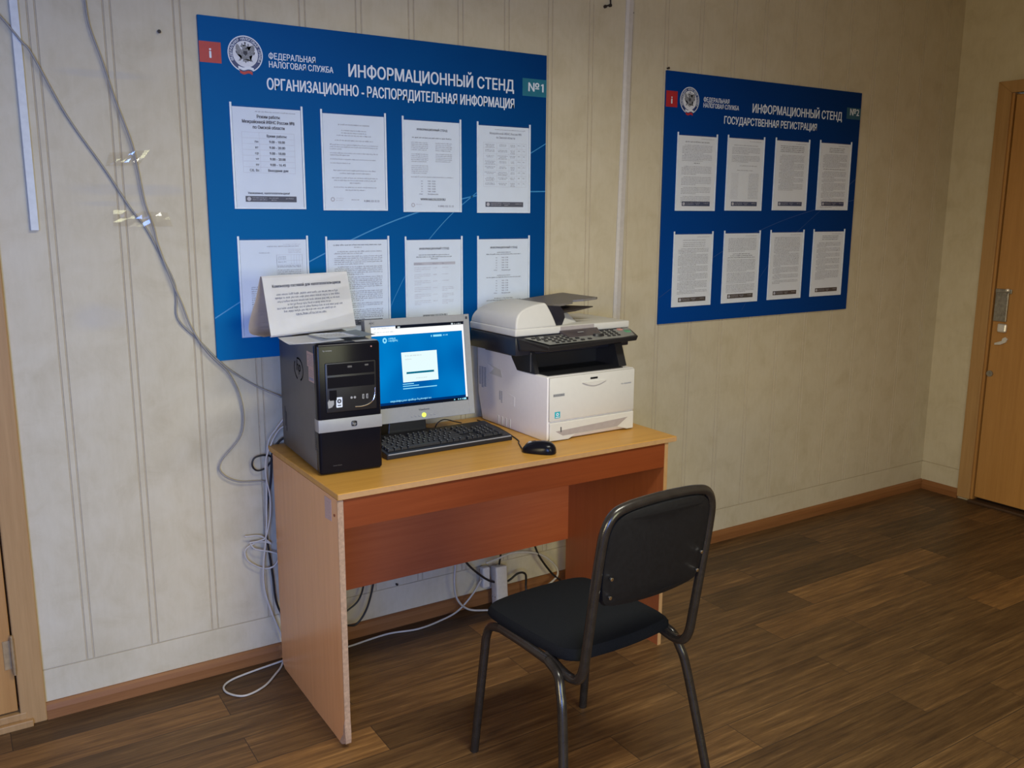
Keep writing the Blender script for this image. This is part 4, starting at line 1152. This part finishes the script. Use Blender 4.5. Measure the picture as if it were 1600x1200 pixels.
# left side: vents, grip, stickers (plane x = 0, thin pieces proud of it)
bm = bmesh.new()
for c, n in ((.425, 13), (.408, 15), (.390, 14)):
    for k in range(n): box(bm, -.0012, .001, c-.006, c+.006, .196-.0052*k, .1985-.0052*k)
link('side_vent', bm, 'ink_grey', cp)
bm = bmesh.new()
for c, n in ((.278, 9), (.290, 7)):
    for k in range(n): box(bm, -.0012, .001, c-.004, c+.004, .126-.0048*k, .128-.0048*k)
link('side_vent', bm, 'ink_grey', cp)
bm = bmesh.new()
for c in (.300, .275, .250, .225): box(bm, -.0010, .001, c-.004, c+.004, .006, .036)
link('side_louver', bm, 'white_pl', cp)
bm = bmesh.new(); prism(bm, [(.372, .218), (.285, .205), (.275, .178), (.362, .182)], YZ, -.0006, .001); hg = link('hand_grip', bm, 'white_pl', cp)
bm = bmesh.new(); prism(bm, [(.372, .218), (.330, .204), (.362, .182)], YZ, -.0014, -.0004); link('grip_face', bm, 'white_side', hg)  # pale triangle on the darker grip paints its lit and shaded faces
bm = bmesh.new(); prism(bm, [(.231, .128), (.195, .121), (.195, .088), (.231, .096)], YZ, -.0006, .001); link('side_label', bm, 'white_side', cp)
# output bay: dark cheeks, floor and back under the scanner
bm = bmesh.new()
prism(bm, [(.215, .262), (.180, .2205), (.070, .2225), (.100, .30), (.215, .305)], YZ, -.001, .016)
prism(bm, [(.215, .262), (.180, .2205), (.040, .2225), (.070, .30), (.215, .305)], YZ, PWd-.036, PWd-.002)
box(bm, .001, PWd-.001, .172, .214, .2215, .302); box(bm, .016, PWd-.036, .020, .2, .2212, .2236)
link('output_bay', bm, 'black', cp)
link('bay_rib', B(-.002, .0008, .094, .100, .226, .292), 'case', cp)
# scanner body and control panel
bm = bmesh.new(); box(bm, -.060, .436, .102, .395, .284, .347, .004, 2); link('scanner_body', bm, 'navy_plastic', cp, 'auto')
bm = bmesh.new()
prism(bm, [(.0, .262), (.376, .262), (.376, .300), (.002, .300)], lambda a, b, d: (a, d, b), .216, .390); link('scanner_support', bm, 'black', cp)
bm = bmesh.new()
hull8(bm, [(-.050, .112, .300), (.430, .112, .303), (.432, .090, .310), (.388, .004, .3165), (.004, .0, .306), (-.048, .088, .304),
           (-.056, .112, .346), (.437, .112, .348), (.437, .094, .344), (.392, .0, .333), (.000, -.004, .3235), (-.056, .096, .344)], .003)
cpn = link('control_panel', bm, 'black', cp)
def pz(x, y): return .3255+.0245*x*.4+(y+.004)*.205
bm = bmesh.new()
def pq(bm, pts, up=.0008, mi=0):
    v = [bm.verts.new((a, b, pz(a, b)+up)) for a, b in pts]; bm.faces.new(v).material_index = mi
bm2 = bmesh.new(); pq(bm2, [(.012, .006), (.384, .006), (.422, .088), (-.036, .088)], .0014); link('panel_face', bm2, 'panel_grey', cpn)
bm2 = bmesh.new()
hull8(bm2, [(a, b, pz(a, b)+.001) for a, b in ((.128, .052), (.268, .052), (.282, .096), (.118, .096))]+[(a, b, pz(a, b)+h) for a, b, h in ((.128, .052, .003), (.268, .052, .003), (.282, .096, .012), (.118, .096, .012))], .001)
dsp = link('display', bm2, 'lcd', cpn)
bm2 = bmesh.new(); pq(bm2, [(.178, .070), (.205, .070), (.207, .078), (.180, .078)], .0088); link('display_mark', bm2, 'silver_dk', dsp)
def pkeys(name, cells, w_, d_, mat):
    for a, b in cells:
        bm2 = bmesh.new(); hull8(bm2, [(a+s*w_/2, b+t*d_/2, pz(a+s*w_/2, b+t*d_/2)+.0012) for s, t in ((-1, -1), (1, -1), (1, 1), (-1, 1))]+[(a+s*w_*.42, b+t*d_*.42, pz(a, b)+.0044+t*d_*.08) for s, t in ((-1, -1), (1, -1), (1, 1), (-1, 1))])
        link(name, bm2, mat, cpn)
pkeys('panel_key', [(.040+.024*i-.006*j*0+.004*j, .066-.016*j) for j in range(4) for i in range(4)], .013, .0075, 'black')
pkeys('panel_key', [(-.008, .074), (.010, .076), (.024, .060), (.004, .058), (.022, .042)], .014, .009, 'black')
pkeys('panel_key', [(.292+.022*i-.003*j, .080-.017*j) for j in range(4) for i in range(3)], .012, .008, 'black')
pkeys('panel_key', [(.160, .020), (.192, .022), (.150, .038)], .015, .009, 'black')
pkeys('start_key', [(.388, .055)], .022, .018, 'green'); pkeys('stop_key', [(.372, .078)], .020, .014, 'red'); pkeys('reset_key', [(.398, .078)], .018, .012, 'panel_grey')
bm2 = bmesh.new(); b3 = bmesh.new(); cyl(b3, (0, 0, 0), .024, 'z', .008, 28, .020)
bmesh.ops.transform(b3, matrix=Matrix.Translation((.248, .045, pz(.248, .045)+.004)) @ Matrix.Diagonal((1, .62, 1, 1)), verts=b3.verts[:]); merge(bm2, b3); link('cursor_pad', bm2, 'black', cpn, 'auto')
link('one_touch_strip', B(.040, .112, .078, .083, pz(.07, .08), pz(.07, .08)+.003), 'black', cpn)
# lid, feeder hump, trays
bm = bmesh.new(); box(bm, -.062, .437, .100, .396, .3485, .374, .005, 3); lid = link('scanner_lid', bm, 'white_pl', cp, 'auto')
link('lid_recess', B(.124, .272, .0985, .102, .352, .372, .001, 1), 'taupe', lid)
bm = bmesh.new()
prof = [(-.060, .370), (-.0585, .392), (-.052, .412), (-.038, .428), (-.012, .441), (.025, .450), (.060, .4545), (.074, .453), (.082, .440), (.098, .405), (.112, .372)]
P2_ = [(p.x, p.z) for p in spline([(a, 0, b) for a, b in prof], 3)]
prism(bm, P2_, XZ, .101, .392, 0)
b4 = bmesh.new(); merge(b4, bm); bm = b4
for v in bm.verts:       # the hump leans back at its front and falls away at the rear
    k = max(0., (v.co.z-.372)/.083)
    if v.co.y < .2: v.co.y += .016*k*k
    else: v.co.y -= .075*k*k
es = [e for e in bm.edges if len(e.link_faces) == 2 and e.calc_face_angle() > .9]
bmesh.ops.bevel(bm, geom=es, offset=.007, segments=3, profile=.5, affect='EDGES', clamp_overlap=True)
link('feeder_cover', bm, 'white_pl', cp, 'auto')
bm = bmesh.new(); prism(bm, [(.078, .374), (.078, .446), (.100, .444), (.138, .440), (.152, .424), (.158, .400), (.146, .374)], XZ, .118, .372, .003, 2); link('feeder_throat', bm, 'navy_plastic', cp, 'auto')
bm = bmesh.new()
tray = [(.090, .150), (.150, .142), (.235, .150), (.215, .172), (.300, .150), (.312, .156), (.318, .200), (.316, .335), (.300, .350), (.085, .350)]
def trz(x): return .440+max(0, (x-.12))*.10
b2 = bmesh.new()
tr = [(.088, .135), (.160, .128), (.200, .132), (.205, .160), (.225, .162), (.255, .140), (.302, .128), (.312, .134), (.314, .340), (.302, .350), (.088, .350)]
lo = [b2.verts.new((a, b, trz(a)-.004)) for a, b in tr]; hi = [b2.verts.new((a, b, trz(a)+.003)) for a, b in tr]; n = len(tr)
b2.faces.new(lo); b2.faces.new(hi[::-1])
for i in range(n): b2.faces.new((lo[i], hi[i], hi[(i+1) % n], lo[(i+1) % n]))
merge(bm, b2); link('document_tray', bm, 'tray_grey', cp)
bm = bmesh.new(); hull8(bm, [(.135, .132, .412), (.205, .125, .418), (.275, .112, .4305), (.205, .19, .424), (.135, .200, .416), (.135, .132, .420), (.205, .125, .425), (.275, .112, .434), (.205, .19, .434), (.135, .200, .430)]); link('tray_prong', bm, 'dark', cp)
bm = bmesh.new(); hull8(bm, [(.150, .125, .372), (.250, .170, .372), (.250, .320, .372), (.150, .330, .372), (.175, .16, .412), (.212, .175, .408), (.212, .31, .408), (.175, .32, .412)], .003); link('tray_support', bm, 'white_pl', cp)

# ------------------------------------------------------------------ chair
ch = thing('office_chair', 'black metal-frame stacking chair pulled up to the desk', 'chair', (1.347, -1.233, 0), .052)
R_ = .0125
for s in (-1, 1):
    bm = bmesh.new(); tube(bm, [(s*.203, .402, 0), (s*.198, .385, .15), (s*.190, .368, .315), (s*.187, .362, .368), (s*.184, .345, .401), (s*.183, .300, .415)], R_, 12, 8); link('leg', bm, 'tube', ch, 'auto')
    bm = bmesh.new(); tube(bm, [(s*.250, -.075, 0), (s*.234, -.045, .15), (s*.214, -.010, .32), (s*.206, .008, .37), (s*.198, .030, .405), (s*.190, .080, .419)], R_, 12, 8); link('leg', bm, 'tube', ch, 'auto')
    bm = bmesh.new(); tube(bm, [(s*.183, .300, .415), (s*.185, .19, .418), (s*.190, .080, .419)], R_, 12, 6); link('seat_rail', bm, 'tube', ch, 'auto')
bm = bmesh.new(); tube(bm, [(-.18, .30, .411), (.18, .30, .411)], .009, 10, 0); link('cross_rail', bm, 'tube', ch, 'auto')
bm = bmesh.new(); tube(bm, [(-.18, .09, .414), (.18, .09, .414)], .009, 10, 0); link('cross_rail', bm, 'tube', ch, 'auto')
hookL = [(.178, .100, .424), (.180, .050, .410), (.181, .005, .404), (.181, -.028, .414), (.181, -.046, .445), (.181, -.056, .500), (.181, -.078, .64), (.180, -.097, .76), (.174, -.105, .815), (.152, -.110, .850), (.110, -.112, .862), (.05, -.1125, .866)]
bm = bmesh.new(); tube(bm, [(-a, b, c) for a, b, c in hookL]+[(0, -.1125, .867)]+hookL[::-1], R_, 14, 8); link('back_frame', bm, 'tube', ch, 'auto')
# backrest shell inside the frame
def back_outline(k):
    o = []
    for a, b in ((-.158, .630), (-.130, .612), (0, .606), (.130, .612), (.158, .630), (.166, .68), (.167, .76), (.160, .815), (.135, .842), (.09, .852), (0, .855), (-.09, .852), (-.135, .842), (-.160, .815), (-.167, .76), (-.166, .68)): o.append((a*k, .733+(b-.733)*k))
    return o
def yb(z): return -.056-(z-.5)*.158+max(0, z-.78)*.02
bm = bmesh.new()
ou = [(p.x, p.z) for p in spline([(a, 0, b) for a, b in back_outline(1)]+[(back_outline(1)[0][0], 0, back_outline(1)[0][1])], 4)][:-1]
b2 = bmesh.new(); rings = []
for k, off in ((.90, -.010), (1., -.006), (1.02, .004), (1., .016), (.93, .026)):
    rings.append([b2.verts.new((a*k, yb(.733+(b-.733)*k)+off-.02*(1-(a/.17)**2)*.6, .733+(b-.733)*k)) for a, b in ou])
n = len(ou)
for a, b in zip(rings, rings[1:]):
    for i in range(n): b2.faces.new((a[i], a[(i+1) % n], b[(i+1) % n], b[i]))
b2.faces.new(rings[0][::-1]); b2.faces.new(rings[-1]); merge(bm, b2)
link('backrest', bm, 'back_pl', ch, 'auto')
for a, b in ((-.150, .690), (-.146, .640), (.150, .690), (.146, .640)):
    bm = bmesh.new(); cyl(bm, (a, yb(b)-.017, b), .0045, 'y', .006, 12, bev=.001); link('screw', bm, 'chrome', ch, 'auto')
# seat cushion
so = [(-.165, .005), (0, -.008), (.165, .005), (.192, .035), (.200, .10), (.203, .22), (.200, .345), (.182, .385), (.12, .402), (0, .408), (-.12, .402), (-.182, .385), (-.200, .345), (-.203, .22), (-.200, .10), (-.192, .035)]
ou = [(p.x, p.y) for p in spline([(a, b, 0) for a, b in so]+[(so[0][0], so[0][1], 0)], 4)][:-1]
b2 = bmesh.new(); rings = []
for k, z in ((.92, .436), (.97, .438), (.985, .444), (.98, .456), (.945, .467), (.80, .473), (.45, .476)):
    rings.append([b2.verts.new((a*k*.93, .2+(b-.2)*k, z-.010-.006*(b-.2)/.2*k)) for a, b in ou])
n = len(ou)
for a, b in zip(rings, rings[1:]):
    for i in range(n): b2.faces.new((a[i], a[(i+1) % n], b[(i+1) % n], b[i]))
b2.faces.new(rings[0][::-1]); b2.faces.new(rings[-1])
link('seat', b2, 'fabric', ch, 'auto')

# ------------------------------------------------------------------ trunking, cables, tape, nails
bm = bmesh.new(); box(bm, -.0105, .0105, -.0125, -.0005, 1.469, 2.745, .0012, 1)
t = link('cable_trunking', bm, 'white_trim'); t.location = (.1935, 0, 0)
tag(t, 'narrow white plastic cable trunking ending halfway down the wall beside the left door', 'cable trunking')
def cable(label, pts, r, mat, n=8, name='cable', group=None):
    bm = bmesh.new(); p0 = Vector(pts[0]); tube(bm, [Vector(p)-p0 for p in pts], r, 8, n)
    o = link(name, bm, mat, None, True); o.location = p0; tag(o, label, 'cable', group); return o
yw = -.0055
A = [(.09, 2.12), (.130, 2.070), (.159, 2.029), (.180, 2.002), (.205, 1.968), (.226, 1.939), (.299, 1.785), (.387, 1.64), (.447, 1.533), (.487, 1.473), (.523, 1.392), (.555, 1.314), (.559, 1.262), (.561, 1.197), (.619, 1.127), (.693, 1.04), (.785, .969), (.862, .924)]
def wall_path(P, y0=-.0065, bumps=()):
    out = []
    for x, z in P:
        y = y0
        if .15 < x < .232 and z > 1.46: y = -.0170
        if x > .6685 and z > 1.058: y = -.0145
        elif x > .655 and z > 1.03: y = -.011
        out.append((x, y, z))
    return out
ca = wall_path(A); ca[-1] = (.865, -.030, .924)
cable('grey cable slanting from the upper left corner down the wall to the computer tower', ca, .0029, 'cable_g')
Bp = [(.365, 2.16), (.369, 2.095), (.375, 2.029), (.401, 1.938), (.427, 1.836), (.461, 1.723), (.473, 1.652), (.486, 1.551), (.506, 1.477), (.516, 1.421), (.548, 1.314), (.571, 1.25), (.597, 1.169), (.640, 1.091), (.706, 1.01), (.739, .91), (.73, .811), (.664, .735), (.661, .693), (.713, .656), (.797, .643), (.806, .62), (.800, .56)]
cable('grey cable hanging down the wall in a wide curl left of the desk', [(x, y-.002, z) for x, y, z in wall_path(Bp, -.012)], .0028, 'cable_g')
cable('black power cord running down behind the left end of the desk', [(.872, -.046, .795), (.848, -.030, .775), (.828, -.020, .735), (.818, -.019, .643), (.803, -.022, .568), (.794, -.024, .482), (.799, -.024, .402), (.809, -.024, .30), (.815, -.024, .219), (.835, -.024, .158), (.86, -.024, .12)], .0038, 'cable_b')
cable('small black cord loop sticking out past the left desk corner', [(.826, -.014, .722), (.815, -.018, .730), (.791, -.022, .735), (.766, -.022, .728), (.759, -.022, .706), (.773, -.021, .686), (.800, -.019, .688), (.822, -.015, .706), (.832, -.013, .724)], .0030, 'cable_b')
cable('white cable dropping beside the desk and looping out onto the floor', [(.868, -.050, .862), (.842, -.036, .824), (.816, -.023, .778), (.806, -.022, .692), (.80, -.026, .597), (.791, -.030, .463), (.777, -.030, .357), (.777, -.030, .268), (.800, -.030, .171), (.826, -.030, .090), (.832, -.034, .035), (.812, -.070, .0055), (.775, -.118, .0045), (.715, -.179, .0042), (.646, -.202, .0042), (.606, -.160, .0042), (.604, -.112, .0042), (.640, -.080, .0042), (.714, -.062, .0042), (.790, -.050, .0042), (.830, -.044, .0045)], .0034, 'cable_w')
cable('white cable coiled in loose loops against the wall at half desk height', [(.722, -.020, .466), (.770, -.024, .461), (.790, -.028, .445), (.806, -.030, .427), (.790, -.030, .437), (.757, -.026, .440), (.722, -.022, .420), (.729, -.022, .380), (.775, -.024, .345), (.812, -.032, .348), (.829, -.036, .383), (.802, -.034, .401), (.752, -.030, .420), (.738, -.026, .441)], .0030, 'cable_w')
cable('white cable from the tower back twisting down beside the black cord', [(.866, -.052, .835), (.845, -.040, .815), (.822, -.036, .775), (.800, -.036, .72), (.799, -.036, .66), (.808, -.036, .60), (.806, -.036, .53), (.789, -.036, .46), (.770, -.032, .447), (.735, -.026, .444)], .0028, 'cable_w')
# power strip leaning on the skirting under the desk, with its leads
ps = thing('power_strip', 'white power strip standing on end against the wall under the desk', 'power strip', (1.684, -.072, 0.0), 0, None, (math.radians(-9), math.radians(3), 0))
bm = bmesh.new(); box(bm, -.022, .030, -.020, .024, .002, .165, .006, 3); link('strip_body', bm, 'strip_w', ps, 'auto')
bm = bmesh.new()
bm.free()
for k in range(2):
    bm = bmesh.new(); cyl(bm, (-.0223, .002, .045+.06*k), .017, 'x', .002, 24); so_ = link('socket', bm, 'white_pl', ps, 'auto')
    bm = bmesh.new()
    for q in (-.007, .011): cyl(bm, (-.0236, q, .045+.06*k), .0022, 'x', .001, 10)
    link('socket_hole', bm, 'dark', so_)
link('strip_switch', B(-.008, .012, .0, .014, .163, .1665, .001, 1), 'silver_dk', ps)
pl_ = thing('power_adapter', 'grey plug block hanging on the back of the power strip', 'plug', (1.636, -.045, .085))
link('adapter_body', B(-.018, .014, -.012, .018, 0, .085, .006, 2), 'strip_w', pl_)
yv = -.058
def upath(P, y0=yv): return [(a, y0, b) for a, b in P]
cable('white cable hanging in a long loop left of the power strip', [(1.498, -.052, .30)]+upath([(1.495, .224), (1.490, .143), (1.502, .072), (1.552, .018)])+[(1.63, -.085, .006), (1.70, -.12, .0045)], .0042, 'cable_w')
cable('white cable in a wide arc right of the power strip', upath([(1.630, .19), (1.675, .196), (1.763, .206), (1.873, .178), (1.950, .120), (1.972, .066), (1.918, .030)])+[(1.83, -.070, .012), (1.74, -.11, .005)], .0042, 'cable_w')
cable('black lead dipping past the power strip and rising again', [(1.50, -.058, .29)]+[(a, -.060, b) for a, b in ((1.531, .227), (1.579, .170), (1.650, .112), (1.723, .094), (1.777, .116), (1.812, .104), (1.815, .05))]+[(1.81, -.075, .006)], .0044, 'cable_b')
cable('short black lead dropping straight into the top of the power strip', [(1.700, -.062, .30), (1.699, -.058, .23), (1.697, -.047, .167)], .0040, 'cable_b')
cable('black lead sloping down to the right desk panel', [(1.835, -.055, .30)]+upath([(1.852, .232), (1.880, .165), (1.940, .082), (1.985, .040)]), .0044, 'cable_b')
cable('thin black lead under the left part of the desk, nearer the wall', [(1.020, -.040, .10)]+[(a, -.045, b) for a, b in ((1.051, .123), (1.104, .156), (1.128, .215), (1.135, .29))], .0034, 'cable_b')
cable('black lead sagging low under the left part of the desk', [(1.0, -.06, .095)]+[(a, -.060, b) for a, b in ((1.052, .081), (1.091, .078), (1.131, .127), (1.159, .219), (1.166, .29))], .0038, 'cable_b')
cable('pale cable lying on the floor along the skirting under the desk', [(.96, -.075, .005), (1.055, -.070, .0045), (1.209, -.055, .0045), (1.323, -.078, .0045), (1.430, -.060, .0045), (1.51, -.050, .020), (1.575, -.052, .075), (1.610, -.055, .125)], .0036, 'cable_w')
cable('thin dark wire arching over the desk behind the keyboard', [(1.364, -.150, DH+.003), (1.374, -.155, DH+.030), (1.400, -.160, DH+.042), (1.435, -.165, DH+.032), (1.462, -.172, DH+.024)], .0020, 'cable_b')

def tape(label, pts, y):
    cx = sum(p[0] for p in pts)/len(pts); cz = sum(p[1] for p in pts)/len(pts)
    bm = bmesh.new(); n = 8; rows = []
    r = random.Random(len(label))
    for i in range(n+1):
        row = []
        for j in range(5):
            u, v = i/n, j/4
            a = Vector(pts[0])*(1-u)*(1-v)+Vector(pts[1])*u*(1-v)+Vector(pts[2])*u*v+Vector(pts[3])*(1-u)*v
            row.append(bm.verts.new((a.x-cx, y-abs(r.gauss(0, .0022))-.006*math.exp(-((u-.62)/.13)**2), a.y-cz)))
        rows.append(row)
    for i in range(n):
        for j in range(4): bm.faces.new((rows[i][j], rows[i+1][j], rows[i+1][j+1], rows[i][j+1]))
    bmesh.ops.solidify(bm, geom=bm.faces[:], thickness=.0002)
    o = link('clear_tape', bm, 'tape'); o.location = (cx, 0, cz); tag(o, label, 'tape'); return o
tape('upper crumpled strip of clear tape holding one cable to the wall', [(.388, 1.650), (.478, 1.655), (.512, 1.700), (.400, 1.688)], -.010)
tape('lower longer strip of clear tape across both wall cables', [(.396, 1.480), (.562, 1.478), (.548, 1.520), (.400, 1.527)], -.012)
def nail(label, x, z, r=.0035, l=.008):
    bm = bmesh.new(); cyl(bm, (0, -l/2, 0), r, 'y', l, 10); cyl(bm, (0, -l-.001, 0), r*1.5, 'y', .002, 12)
    o = link('nail', bm, 'dark', None, 'auto'); o.location = (x, 0, z); tag(o, label, 'nail')
nail('dark nail head in the wall left of the top of board 1', .561, 2.035)
nail('dark nail at the top left corner of board 2', 2.522, 2.102, .003, .010)
nail('tiny dark nail high beside the pale joint strip', 2.331, 2.291, .002, .006)
nail('rusty nail in the low wall under the desk, right of the black leads', 1.275, .165, .003)
hk = thing('wall_hook', 'small dark double hook high on the wall left of the joint strip', 'hook', (2.206, 0, 2.303))
bm = bmesh.new(); tube(bm, [(-.012, -.006, -.005), (0, -.008, .0), (.012, -.006, .002), (.013, -.004, .03)], .003, 8, 6); link('hook_wire', bm, 'dark', hk, True)
bm = bmesh.new(); cyl(bm, (-.012, -.005, -.005), .006, 'y', .008, 12); cyl(bm, (.012, -.005, .002), .006, 'y', .008, 12); link('hook_head', bm, 'dark', hk, 'auto')
